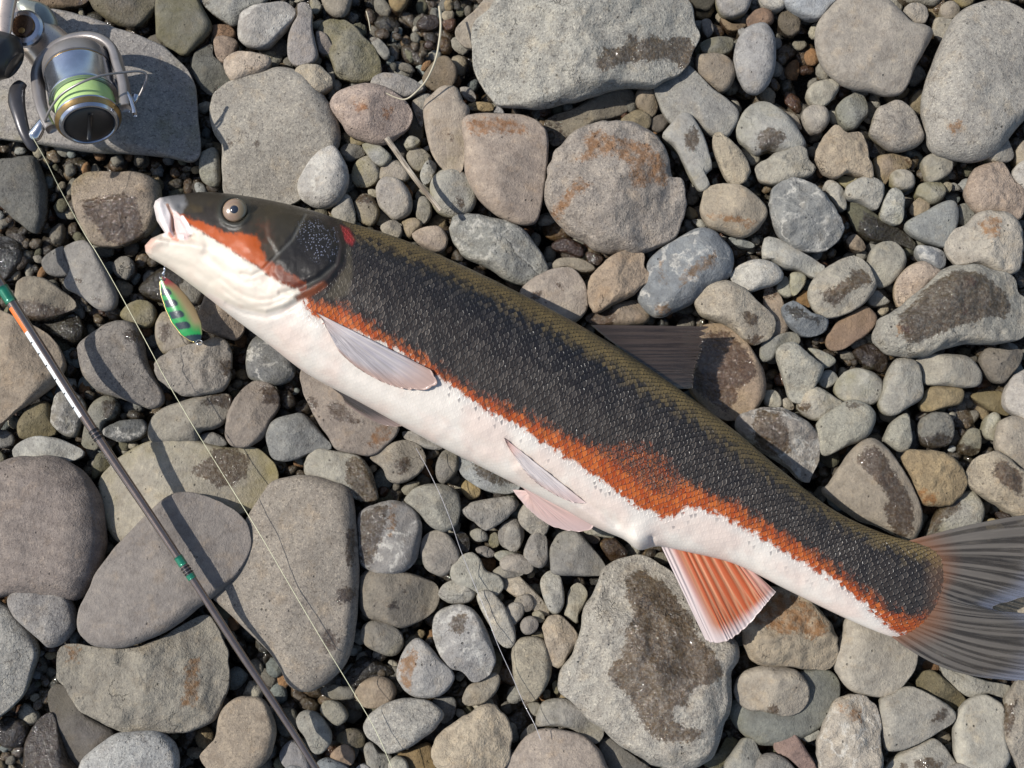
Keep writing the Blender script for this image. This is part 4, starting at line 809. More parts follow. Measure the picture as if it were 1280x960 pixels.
def gravel():
    rng = random.Random(5)
    xs = np.arange(-40, 1322, 4); ys = np.arange(-40, 1002, 4); X, Y = np.meshgrid(xs, ys); G = np.stack([X.ravel(), Y.ravel()], 1).astype(float)
    D = np.full(len(G), 60.0)
    for d in DATA:
        lo_, hi_ = d['pts'].min(0) - 60, d['pts'].max(0) + 60
        m = np.all((G > lo_) & (G < hi_), 1); 
        if d['level'] < .9: continue
        D[m] = np.minimum(D[m], sdpoly(G[m], d['pts']))
    pal = ['8a8578', '8d8a80', '9a9380', '7d7a6e', '8f7f62', '9a8f7a', '80857f', '7a7468', '6a6753', 'a8a292', '8a6a4a', '969690']
    items = []; cand = list(np.nonzero(D > -7)[0]); rng.shuffle(cand); cell = {}
    def ok(x, y, r, lay):
        for dx in (-1, 0, 1):
            for dy in (-1, 0, 1):
                for (a, b, c) in cell.get((lay, int(x // 26) + dx, int(y // 26) + dy), ()):
                    if math.hypot(a - x, b - y) < .8 * (c + r): return False
        return True
    for lay, (rmin, rmax, z0, tries) in enumerate(((11, 22, -3, 9000), (7, 13, 5, 7000), (4, 8.5, 10, 6000))):
        for _ in range(tries):
            i = cand[rng.randrange(len(cand))]; x, y = G[i] + [rng.uniform(-2, 2), rng.uniform(-2, 2)]
            r = rng.uniform(rmin, rmax)
            if lay and D[i] < -3: continue
            if lay == 2 and not (D[i] > 3 and vnoise(np.array([[x * .012, y * .012, 2]]), 4)[0] > -.15): continue
            if not ok(x, y, r, lay): continue
            cell.setdefault((lay, int(x // 26), int(y // 26)), []).append((x, y, r))
            p = unproj([x], [y], [z0 * MM])[0]; rm = r * PX * 1.02
            dark = rng.random() < .45
            col = np.array(lin(rng.choice(pal), .7)) * rng.uniform(.65, 1.3)
            items.append((p[0], p[1], (z0 + rng.uniform(-3, 3)) * MM, rm * rng.uniform(1, 1.35), rm * rng.uniform(.75, 1), rm * rng.uniform(.55, .8), rng.uniform(0, 6.3),
                          col, -.01 if (dark or lay == 0) else .03))
    print('gravel', len(items))
    pebble_batch(items, 'gravel', 'small dark wet gravel filling the gaps between the river stones', 3, 16, 10)
    # the bank outside the frame
    items = []; pts = []
    c0 = unproj([0, 1280, 1280, 0], [0, 0, 960, 960], [.02] * 4); x0, x1 = c0[:, 0].min() + .0, c0[:, 0].max() - .0; y0, y1 = c0[:, 1].min(), c0[:, 1].max()
    for rad, tries in ((.045, 500), (.03, 900), (.018, 2600), (.010, 3000)):
        for _ in range(tries):
            x, y = rng.uniform(-1.15, 1.15), rng.uniform(-1.0, 1.0); r = rad * rng.uniform(.8, 1.3)
            if x0 - r * 1.2 - .008 < x < x1 + r * 1.2 + .008 and y0 - r * 1.2 - .008 < y < y1 + r * 1.2 + .008: continue
            if any(math.hypot(a - x, b - y) < .9 * (c + r) for a, b, c in pts): continue
            pts.append((x, y, r))
            items.append((x, y, r * .55 + .004, r * 1.12, r * .9, r * .6, rng.uniform(0, 6.3), np.array(lin(rng.choice(['a8a294', '9a9890', 'b0a797', '8f8a80', 'a09070', '9c9893']), .74)), .03))
    pebble_batch(items, 'river_gravel_bank', 'grey river cobbles spreading on beyond the photographed patch', 8, 18, 12)
gravel()

# ================================================================ the fish
FZ = lambda s: (70 - 8 * np.clip((s - 6) / 10, 0, 1)) * MM
BACK = np.array([(200, 248), (225, 243), (262, 240), (320, 247), (380, 260), (430, 276), (500, 298), (590, 337), (680, 382), (765, 430), (840, 480), (917, 537), (975, 586), (1040, 636), (1100, 665), (1150, 679), (1182, 686)], float)
BELL = np.array([(187, 322), (214, 338), (252, 366), (290, 396), (335, 430), (385, 468), (450, 503), (540, 553), (622, 594), (700, 634), (765, 668), (846, 687), (918, 705), (985, 738), (1055, 772), (1105, 793), (1128, 798)], float)
THICK = np.array([30, 40, 52, 62, 66, 67, 67, 65, 62, 56, 50, 44, 38, 31, 24, 13, 2], float)
FRONT = np.array([(0, 200, 247), (.1, 194, 251), (.2, 192, 258), (.36, 196, 276), (.52, 206, 291), (.6, 200, 293), (.68, 189, 298), (.8, 181, 307), (.9, 182, 315), (1, 187, 322)])
HEADP = np.array([(150, 200), (400, 258), (417, 272), (428, 290), (432, 308), (430, 330), (416, 352), (397, 366), (377, 375), (356, 386), (332, 393), (301, 386), (279, 376), (262, 366), (150, 440)], float)
WHITE_L = np.array([(150, 300), (236, 281), (258, 294), (279, 307), (301, 322), (321, 333), (336, 346), (356, 357), (373, 362), (382, 376), (388, 392), (402, 402), (450, 416), (500, 438), (545, 468), (590, 500), (625, 520), (650, 533), (690, 560), (730, 585), (770, 612), (800, 634), (835, 648), (860, 632), (880, 635), (910, 648), (950, 670), (1000, 700), (1040, 722), (1080, 752), (1110, 782), (1128, 792), (1150, 795), (1200, 800)], float)
ORANGE_T = np.array([(150, 262), (227, 269), (251, 276), (279, 289), (301, 292), (321, 293), (325, 307), (334, 325), (356, 338), (380, 351), (388, 366), (400, 374), (430, 378), (460, 398), (500, 425), (550, 457), (600, 490), (650, 512), (690, 533), (720, 545), (755, 556), (780, 552), (810, 556), (835, 572), (850, 592), (880, 610), (920, 626), (960, 652), (1000, 675), (1040, 703), (1080, 732), (1110, 757), (1140, 768), (1165, 762), (1176, 740), (1182, 715), (1190, 700)], float)
GOLD_L = np.array([(400, 270), (440, 302), (500, 326), (560, 352), (650, 398), (750, 462), (850, 524), (950, 596), (1050, 664), (1100, 690), (1150, 712), (1190, 722)], float)

def smooth01(x): x = np.clip(x, 0, 1); return x * x * (3 - 2 * x)

def below(P, L):
    """signed distance, positive on the belly side of polyline L"""
    y = np.interp(P[:, 0], L[:, 0], L[:, 1]); d = dline(P, L)
    return np.where(P[:, 1] > y, d, -d)

def fish_body(parent):
    NS, NV, NB = 600, 120, 36
    s = np.linspace(0, 1, NS); s = 16 * (.9 * s + .1 * s * s) ; s[1:10] = s[1:10]
    bk = lambda A, s: np.stack([np.interp(s, np.arange(17), A[:, 0]), np.interp(s, np.arange(17), A[:, 1])], 1)
    def cat_at(A, s):
        A = np.asarray(A, float); i = np.minimum(s.astype(int), 15); f = (s - i)[:, None] if A.ndim == 2 else (s - i)
        g = lambda k: A[np.clip(k, 0, 16)]
        a, b, c, d = g(i - 1), g(i), g(i + 1), g(i + 2)
        return .5 * (2 * b + (c - a) * f + (2 * a - 5 * b + 4 * c - d) * f ** 2 + (3 * b - a - 3 * c + d) * f ** 3)
    B, L, T = cat_at(BACK, s), cat_at(BELL, s), cat_at(THICK, s)
    T = T * np.clip(s / .28, 0, 1) ** .5
    L0, B0 = BELL[0], BACK[0]
    def block(n, top):
        th = np.linspace(0, math.pi, n); v = .5 - .5 * np.cos(th)
        v = .75 * v + .25 * np.linspace(0, 1, n) if top else v
        P = B[:, None] * (1 - v)[None, :, None] + L[:, None] * v[None, :, None]
        fr = np.stack([np.interp(v, FRONT[:, 0], FRONT[:, 1]), np.interp(v, FRONT[:, 0], FRONT[:, 2])], 1)
        dl = fr - (B0 * (1 - v)[:, None] + L0 * v[:, None])
        P = P + (np.clip(1 - s / 1.4, 0, 1) ** 1.6)[:, None, None] * dl[None]
        prof = np.maximum(0, 1 - np.abs(2 * v - 1) ** 2.15) ** .5
        P = P + (10 * np.exp(-((P[..., 0] - 800) / 15) ** 2) * smooth01((v - .72) / .28)[None])[..., None] * np.array([-.15, 1.0])
        P = P + (22 * smooth01((s - 13.2) / 2.8) ** 1.5)[:, None, None] * (np.sin(math.pi * v) ** .7)[None, :, None] * np.array([.88, .47])
        Z = T[:, None] * prof[None] * PX * .95
        return P.reshape(-1, 2), Z.ravel(), np.repeat(s, n), np.tile(v, NS)
    Pt, Zt, St, Vt = block(NV, True); Pb, Zb, Sb, Vb = block(NB, False)
    # ---- relief on the visible side (heights in pixels)
    hd = sdpoly(Pt, HEADP); rel = np.zeros(len(Pt)); gate = np.clip(Zt / (12 * PX), 0, 1)
    rel += 4.5 * smooth01(-hd / 7) * (Pt[:, 0] > 255) * smooth01((Pt[:, 0] - 255) / 60)
    groove = lambda L, dep, wd: -dep * np.exp(-(dline(Pt, L) / wd) ** 2)
    rel += groove([(417, 285), (424, 307), (418, 332), (400, 348), (375, 360), (350, 366)], 2.2, 2.6)
    rel += 1.6 * smooth01(-sdpoly(Pt, [(330, 268), (352, 262), (400, 268), (414, 284), (420, 308), (414, 332), (396, 347), (372, 357), (350, 356), (338, 340), (345, 318), (332, 296)]) / 5)
    rel += groove([(382, 268), (365, 300), (345, 320), (328, 338), (314, 345), (302, 342)], 1.6, 2.0)
    rel += groove([(360, 366), (340, 374), (323, 375), (306, 370), (292, 362), (275, 348)], 1.2, 3)
    rel += groove([(357, 374), (335, 383), (315, 384), (296, 376), (279, 362)], 1.2, 2.6)
    rel += groove([(372, 380), (352, 392), (332, 397), (305, 392), (283, 380)], 2.0, 3.2)
    rel += groove([(336, 346), (310, 352), (280, 338), (255, 318), (240, 300)], 1.3, 6)
    rel += groove([(188, 315), (210, 326), (240, 335), (262, 352)], 1.1, 5)
    rel += 4 * np.exp(-(dline(Pt, [(192, 304), (212, 297), (232, 302), (250, 310)]) / 7) ** 2)
    rel += groove([(204, 295), (216, 298), (230, 300), (240, 297)], 7, 4.5)
    rel += -4.5 * smooth01(-sdpoly(Pt, [(213, 264), (220, 262), (232, 276), (239, 292), (234, 299), (215, 299), (211, 288)]) / 8)
    rel += 5 * np.exp(-(dline(Pt, [(199, 256), (203, 272), (209, 288)]) / 6) ** 2)
    rel += 3 * smooth01(-sdpoly(Pt, [(216, 270), (226, 272), (234, 286), (236, 295), (222, 294)]) / 4)
    rel += groove([(212, 258), (216, 272), (217, 288)], 2.5, 2)
    rel += 3.5 * np.exp(-((np.hypot(Pt[:, 0] - 293, Pt[:, 1] - 263) - 18) / 4) ** 2) - 5 * (np.hypot(Pt[:, 0] - 293, Pt[:, 1] - 263) < 15)
    rel += -2.5 * np.exp(-(np.hypot(Pt[:, 0] - 226, Pt[:, 1] - 258) / 4) ** 2)
    rel += 1.2 * fbm(np.column_stack([Pt * .045, 0 * Zt]), 2, 2) + .5 * fbm(np.column_stack([Pt * .12, 0 * Zt]), 7, 2)
    rel += groove([(392, 440), (470, 480), (560, 530), (620, 565), (640, 580)], 1.6, 7)
    rel += groove([(640, 556), (690, 596), (735, 632), (770, 655)], 4.0, 7) + 2.5 * np.exp(-(dline(Pt, [(650, 585), (700, 618), (745, 646), (775, 668)]) / 6) ** 2)
    rel += 7 * np.exp(-(np.hypot((Pt[:, 0] - 794) / 16, (Pt[:, 1] - 676) / 11)) ** 2)
    rel += groove([(815, 672), (818, 688), (806, 692)], 4, 3)
    Zt = Zt + rel * gate * PX
    Wt = unproj(Pt[:, 0], Pt[:, 1], FZ(St) + Zt); Wb = unproj(Pb[:, 0], Pb[:, 1], FZ(Sb)); Wb[:, 2] -= Zb
    V = np.vstack([Wt, Wb]); F = np.vstack([gridfaces(NS, NV, flip=False), gridfaces(NS, NB, off=len(Wt), flip=True)])
    # weld the two shells along back and belly
    idx = np.arange(len(V)); n0 = len(Wt); r = np.arange(NS)
    idx[n0 + r * NB] = r * NV; idx[n0 + r * NB + NB - 1] = r * NV + NV - 1
    idx[n0:n0 + NB] = 0 * np.arange(NB) + np.round(Vb[:NB] * (NV - 1)).astype(int)
    F = idx[F]; 
    global BODY_PX, BODY_Z; BODY_PX, BODY_Z = Pt, Wt[:, 2]
    # ---- colour maps
    P = np.vstack([Pt, Pb]); top = np.concatenate([np.ones(len(Pt)), np.zeros(len(Pb))])
    dw = below(P, WHITE_L); do = below(P, ORANGE_T); dg = -below(P, GOLD_L)
    tailm = smooth01((P[:, 0] - 1150) / 25)
    hmd = -sdpoly(P, HEADP); hm = smooth01(hmd / 3 + .5)
    arc = np.concatenate([[0], np.cumsum(np.linalg.norm(np.diff(.5 * (B + L), axis=0), axis=1))])
    U = np.concatenate([np.interp(St, s, arc), np.interp(Sb, s, arc)])
    width = np.linalg.norm(B - L, axis=1); Wd = np.concatenate([np.interp(St, s, width), np.interp(Sb, s, width)])
    VV = np.concatenate([np.arcsin(np.clip(2 * Vt - 1, -1, 1)) / math.pi + .5, Vb]) * (Wd ** .8) * (200 ** .2) * 1.25
    hc = np.tile(np.array(lin('2a2117')), (len(P), 1)); nz = fbm(np.column_stack([P * .08, 0 * P[:, 0]]), 4, 3); nf = fbm(np.column_stack([P * .35, 0 * P[:, 0]]), 14, 3)
    def paint(mask, col):
        m = np.clip(mask, 0, 1)[:, None]; hc[:] = hc * (1 - m) + np.array(col) * m
    def area(Q, soft, j=3): return smooth01(-(sdpoly(P, Q) + j * nf) / soft + .5)
    paint(smooth01(nz + .5) * .6, lin('211b13'))
    paint(smooth01(nz * 1.6 - .1) * .6, lin('4a3c20')); paint(smooth01(nf * 2.2 - .7) * .35, lin('14110c'))
    paint(area([(322, 280), (350, 284), (352, 300), (330, 306)], 12, 14) * .55, lin('6d3010'))
    paint(area([(150, 230), (260, 235), (330, 246), (300, 256), (240, 256), (215, 256), (205, 250)], 14), lin('30291f'))
    paint(area([(352, 258), (405, 262), (424, 285), (430, 310), (424, 335), (398, 355), (370, 362), (345, 350), (346, 318), (338, 290)], 14, 5), lin('1b1611'))
    paint(area([(300, 262), (340, 252), (395, 262), (360, 300), (335, 330), (318, 300)], 14, 8) * .6, lin('3a3222'))
    orr = np.minimum(do + 4 * nf + 3 * nz, -dw + 3 * nf)
    paint(smooth01(orr / 6 + .45) * (P[:, 0] < 383), lin('a24606'))
    paint(smooth01(orr / 6 + .35) * smooth01((P[:, 0] - 325) / 25) * (P[:, 0] < 383) * .85, lin('4a2417'))
    wh = smooth01((dw + 2.5 * nf) / 4 + .5) * (P[:, 0] < 432)
    paint(wh, lin('c9beae'))
    paint(wh * smooth01(nz * 1.4 + .2) * .35, lin('c2ab9b'))
    paint(area([(150, 292), (188, 292), (196, 300), (190, 312), (150, 330)], 10) * .45, lin('dca08e'))
    paint(area([(188, 246), (210, 246), (219, 262), (216, 290), (206, 296), (194, 280), (185, 260)], 5, 1), lin('d9cfca'))
    paint(area([(200, 243), (230, 243), (233, 255), (227, 268), (214, 262), (204, 252)], 6, 2) * .85, lin('6d6c6c'))
    paint(area([(213, 266), (220, 264), (231, 276), (239, 293), (234, 300), (214, 299), (210, 288)], 3, .5), lin('cdb4ae'))
    paint(.8 * smooth01(1.9 - dline(P, [(209, 256), (215, 268), (216, 284), (220, 297)]) / 1.3), lin('94664a'))
    paint(smooth01(1.6 - dline(P, [(228, 271), (234, 280), (239, 292)]) / 1.6), lin('ece4dc'))
    paint(smooth01(1.7 - dline(P, [(222, 300), (216, 298), (212, 292)]) / 1.6) * .6, lin('c8663c'))
    dd = dline(P, [(407, 268), (424, 285), (430, 308), (426, 334), (410, 352), (386, 368), (372, 372)])
    paint(smooth01(1.5 - dd / 5) * (P[:, 1] < 374) * .8, lin('2c211c'))
    paint(smooth01(1.6 - dline(P, [(404, 358), (390, 366), (376, 374), (384, 390), (390, 396)]) / 5) * .75, lin('8d4a26'))
    paint(smooth01(1.6 - dline(P, [(350, 366), (375, 360), (400, 348), (418, 332)]) / 1.6) * .22, lin('77756c'))
    eye = np.hypot(P[:, 0] - 293, P[:, 1] - 263); paint(smooth01((25 - eye) / 6), lin('2c2a22'))
    paint(smooth01(1.6 - dline(P, [(382, 268), (365, 300), (345, 320), (328, 338)]) / 1.5) * .2, lin('8a8a84'))
    tub = smooth01(-sdpoly(P, [(368, 272), (398, 268), (418, 286), (420, 308), (412, 326), (396, 334), (378, 318), (366, 296)]) / 14)
    tub = np.maximum(tub, .8 * smooth01(1.4 - dline(P, [(418, 286), (420, 308), (414, 324)]) / 4))
    red = smooth01(-sdpoly(P, [(426, 282), (436, 286), (443, 300), (440, 307), (432, 302), (428, 292)]) / 5 + .5)
    cle = smooth01(-sdpoly(P, [(432, 300), (440, 312), (442, 345), (436, 368), (420, 376), (404, 372), (416, 356), (432, 330)]) / 6 + .3) * .6
    attrs = dict(dw=dw, do=do, dg=dg, hm=hm * top, su=U, sv=VV, tub=tub * top, red=red, cle=cle, tailm=tailm, top=top)
    me = mesh('body', V, np.asarray(F), attrs=attrs, colors={'hcol': hc})
    bmx = NG('fish_skin'); g = bmx
    dw, do, dg, hmA, su, sv = [g.attr(k) for k in ('dw', 'do', 'dg', 'hm', 'su', 'sv')]
    S = 7.6
    wc_ = g.n('ShaderNodeCombineXYZ'); g.put(wc_.inputs[0], su); g.put(wc_.inputs[1], sv)
    w1 = g.math('SUBTRACT', g.noise(wc_.outputs[0], .045, 3, .6), .5); w2 = g.math('SUBTRACT', g.noise(wc_.outputs[0], .06, 3, .6, 0), .5)
    su = g.math('ADD', su, g.math('MULTIPLY', w1, 7)); sv = g.math('ADD', sv, g.math('MULTIPLY', w2, 6))
    a = g.math('DIVIDE', g.math('ADD', su, g.math('MULTIPLY', sv, .92)), S); b = g.math('DIVIDE', g.math('SUBTRACT', su, g.math('MULTIPLY', sv, .92)), S)
    fa, fb = g.math('FRACT', a), g.math('FRACT', b); ia, ib = g.math('FLOOR', a), g.math('FLOOR', b)
    cb = g.n('ShaderNodeCombineXYZ'); g.put(cb.inputs[0], ia); g.put(cb.inputs[1], ib)
    wn = g.n('ShaderNodeTexWhiteNoise', noise_dimensions='3D'); g.put(wn.inputs['Vector'], cb.outputs[0]); rnd = wn.outputs['Value']
    sx = g.n('ShaderNodeSeparateColor'); g.put(sx.inputs[0], wn.outputs['Color']); rnd2 = sx.outputs[1]
    # scale: round free edge towards the tail
    da, db = g.math('SUBTRACT', 1.0, fa), g.math('SUBTRACT', 1.0, fb)
    edge = g.math('SUBTRACT', 1.0, g.math('POWER', g.math('ADD', g.math('POWER', fa, 3.0), g.math('POWER', fb, 3.0)), .3333)); rim = g.ramp(edge, 0.0, .16, 1, 0)
    rad = g.math('SQRT', g.math('ADD', g.math('POWER', fa, 2.0), g.math('POWER', fb, 2.0)))
    hgt = g.math('MULTIPLY', g.ramp(edge, 0, .18), g.math('ADD', .35, g.math('MULTIPLY', g.math('ADD', fa, fb), .4)))
    j = g.math('SUBTRACT', rnd, .5); j2 = g.math('SUBTRACT', rnd2, .5)
    co = g.n('ShaderNodeCombineXYZ'); g.put(co.inputs[0], su); g.put(co.inputs[1], sv); uv = co.outputs[0]
    nl = g.noise(uv, .018, 3); nm = g.noise(uv, .16, 3, .65); ns = g.noise(uv, .7, 3, .7)
    # flank: near-black band fading to dark brown-grey lower down
    depth = g.ramp(do, -120, -10)
    flank = g.mix(depth, (.0045, .0045, .0075), (.034, .027, .022))
    flank = g.mix(g.ramp(nl, .4, .65, 0, .5), flank, (.013, .011, .0115))
    flank = g.mix(g.math('MULTIPLY', g.ramp(g.math('ADD', rnd, g.math('MULTIPLY', ns, .6)), .8, 1.3), .55), flank, (.06, .052, .046))
    lite = g.math('MULTIPLY', g.ramp(g.math('ABSOLUTE', g.math('SUBTRACT', edge, .17)), .03, .13, 1, 0), g.ramp(g.math('ADD', g.math('MULTIPLY', rnd, .5), nm), .55, 1.05))
    flank = g.mix(rim, flank, (.003, .003, .004))
    flank = g.mix(g.math('MULTIPLY', lite, g.math('MULTIPLY', g.ramp(do, -110, -15, .07, .85), g.ramp(nl, .3, .6, .45, 1.0))), flank, (.125, .10, .078))
    gold = g.mix(rim, (.21, .145, .055), (.009, .007, .004)); gold = g.mix(g.ramp(rnd, .1, 1, 0, .55), gold, (.05, .036, .018))
    gm_ = g.ramp(g.math('ADD', dg, g.math('MULTIPLY', j, 20)), -2, 24)
    c = g.mix(gm_, flank, gold)
    c = g.mix(g.math('MULTIPLY', g.ramp(dg, 22, 42), .7), c, (.02, .017, .011))
    # orange-red band broken up scale by scale
    ow = g.math('ADD', do, g.math('ADD', g.math('MULTIPLY', j, 11), g.math('ADD', g.math('MULTIPLY', g.math('SUBTRACT', ns, .5), 16), g.math('MULTIPLY', g.math('SUBTRACT', nm, .5), 26))))
    orange = g.mix(g.ramp(g.math('ADD', g.math('MULTIPLY', rnd2, .4), ns), .45, 1.0), (.30, .045, .006), (.47, .12, .02))
    orange = g.mix(g.math('MULTIPLY', rim, .45), orange, (.10, .025, .015))
    olow = g.ramp(dw, -34, -4); ofac = g.math('MULTIPLY', g.ramp(ow, -4, 15), g.ramp(g.math('ADD', g.math('ADD', g.math('MULTIPLY', ns, .8), g.math('MULTIPLY', nm, .45)), g.math('MULTIPLY', olow, .34)), .53, .80, .0, .95))
    ofac = g.math('MULTIPLY', ofac, g.math('SUBTRACT', 1.0, g.math('MULTIPLY', rim, .55)))
    c = g.mix(ofac, c, orange)
    ww = g.math('ADD', dw, g.math('ADD', g.math('MULTIPLY', j2, 7), g.math('ADD', g.math('MULTIPLY', g.math('SUBTRACT', ns, .5), 10), g.math('MULTIPLY', g.math('SUBTRACT', nm, .5), 10))))
    white = g.mix(g.ramp(nl, .4, .62), (.54, .49, .43), (.52, .43, .37))
    white = g.mix(g.math('MULTIPLY', rim, .10), white, (.42, .34, .28))
    white = g.mix(g.math('MULTIPLY', g.ramp(dw, 18, 2), .35), white, (.44, .41, .375))
    c = g.mix(g.ramp(ww, -1.5, 3), c, white)
    spots = g.math('MULTIPLY', g.ramp(rnd, .90, .93), g.math('MULTIPLY', g.ramp(dw, 26, 6), g.ramp(dw, -1, 2)))
    c = g.mix(g.math('MULTIPLY', spots, g.math('MULTIPLY', g.ramp(rad, .55, .9, 1, 0), .75)), c, (.13, .12, .12))
    # tail root: warm rusty fringe
    c = g.mix(g.math('MULTIPLY', g.attr('tailm'), .35), c, (.16, .085, .045))
    c = g.mix(g.attr('cle'), c, (.075, .062, .04)); c = g.mix(g.attr('red'), c, (.22, .02, .02))
    hcol = g.attr('hcol', out='Color'); fine = g.noise(uv, 1.3, 4, .7)
    hcol = g.mix(g.ramp(fine, .3, .7, 0, .3), hcol, g.mix(1.0, hcol, (.6, .6, .6), 'MULTIPLY'))
    dots = g.math('MULTIPLY', g.ramp(g.vor(uv, .36), .22, .42, 1, 0), g.attr('tub'))
    hcol = g.mix(g.math('MULTIPLY', dots, .5), hcol, (.30, .32, .42))
    c = g.mix(hmA, c, hcol)
    nohead = g.math('SUBTRACT', 1.0, hmA)
    wsoft = g.math('SUBTRACT', 1.0, g.math('MULTIPLY', g.ramp(dw, 0, 10), .86))
    hb = g.math('MULTIPLY', g.math('MULTIPLY', hgt, nohead), wsoft)
    hb = g.math('ADD', hb, g.math('MULTIPLY', ns, .10)); hb = g.math('ADD', hb, g.math('MULTIPLY', dots, .6)); hb = g.math('ADD', hb, g.math('MULTIPLY', fine, g.math('MULTIPLY_ADD', hmA, .30, .05)))
    rg = g.ramp(g.math('ADD', ns, g.math('MULTIPLY', rnd, .3)), .3, .9, .32, .54)
    g.set(Base_Color=c, Roughness=rg, Normal=g.bump(hb, .8, .0008), Subsurface_Weight=.0)
    g.put(g.bsdf.inputs['Coat Weight'], g.math('MULTIPLY_ADD', hmA, .22, .13)); g.bsdf.inputs['Coat Roughness'].default_value = .14; g.bsdf.inputs['Specular IOR Level'].default_value = .27
    g.put(g.bsdf.inputs['Coat Normal'], g.bump(hb, .8, .0006))
    o = link('body', me, g.m, parent)
    return o

def fin_material(name, base, ray, tip, alpha, nrays, gloss=.3, root=None, coat=.5, lead=False, tipv=.66):
    g = NG(name); t, v, k = g.attr('ft'), g.attr('fv'), g.attr('fr')
    cx = g.n('ShaderNodeCombineXYZ'); g.put(cx.inputs[0], g.math('MULTIPLY', t, 30)); g.put(cx.inputs[1], v); uv = cx.outputs[0]
    n = g.noise(uv, 2.2, 4, .7); n2 = g.noise(uv, .6, 3, .6)
    c = g.mix(g.ramp(n2, .35, .65), base, tuple(x * .6 for x in base))
    c = g.mix(g.math('MULTIPLY', g.ramp(k, .25, .8), .85), c, ray)
    c = g.mix(g.ramp(n, .45, .7, 0, .5), c, tuple(min(1, x * 1.5) for x in ray))
    c = g.mix(g.ramp(g.math('ADD', v, g.math('MULTIPLY', g.math('SUBTRACT', n, .5), .25)), tipv, .98), c, tip)
    if lead: c = g.mix(g.ramp(g.math('SUBTRACT', t, g.math('MULTIPLY', v, .04)), .20, .05), c, tip); c = g.mix(g.ramp(t, .75, 1.0, 0, .5), c, tip)
    if root: c = g.mix(g.ramp(v, .0, .3, .8, 0), c, root)
    tr = g.n('ShaderNodeBsdfTransparent'); tl = g.n('ShaderNodeBsdfTranslucent'); g.put(tl.inputs[0], c)
    g.set(Base_Color=c, Roughness=g.ramp(n, .3, .7, gloss * .6, gloss * 1.5), Normal=g.bump(g.math('ADD', k, g.math('MULTIPLY', n, .4)), .7, .0006))
    g.bsdf.inputs['Coat Weight'].default_value = coat; g.bsdf.inputs['Coat Roughness'].default_value = .15
    m1 = g.n('ShaderNodeMixShader'); m1.inputs[0].default_value = .2; g.put(m1.inputs[1], g.bsdf.outputs[0]); g.put(m1.inputs[2], tl.outputs[0])
    m2 = g.n('ShaderNodeMixShader'); g.put(m2.inputs[0], g.math('MULTIPLY', g.ramp(k, .3, .8, 1, .35), g.ramp(v, .0, 1.0, alpha * .3, alpha)))
    g.put(m2.inputs[1], m1.outputs[0]); g.put(m2.inputs[2], tr.outputs[0]); g.put(g.out.inputs[0], m2.outputs[0])
    return g.m

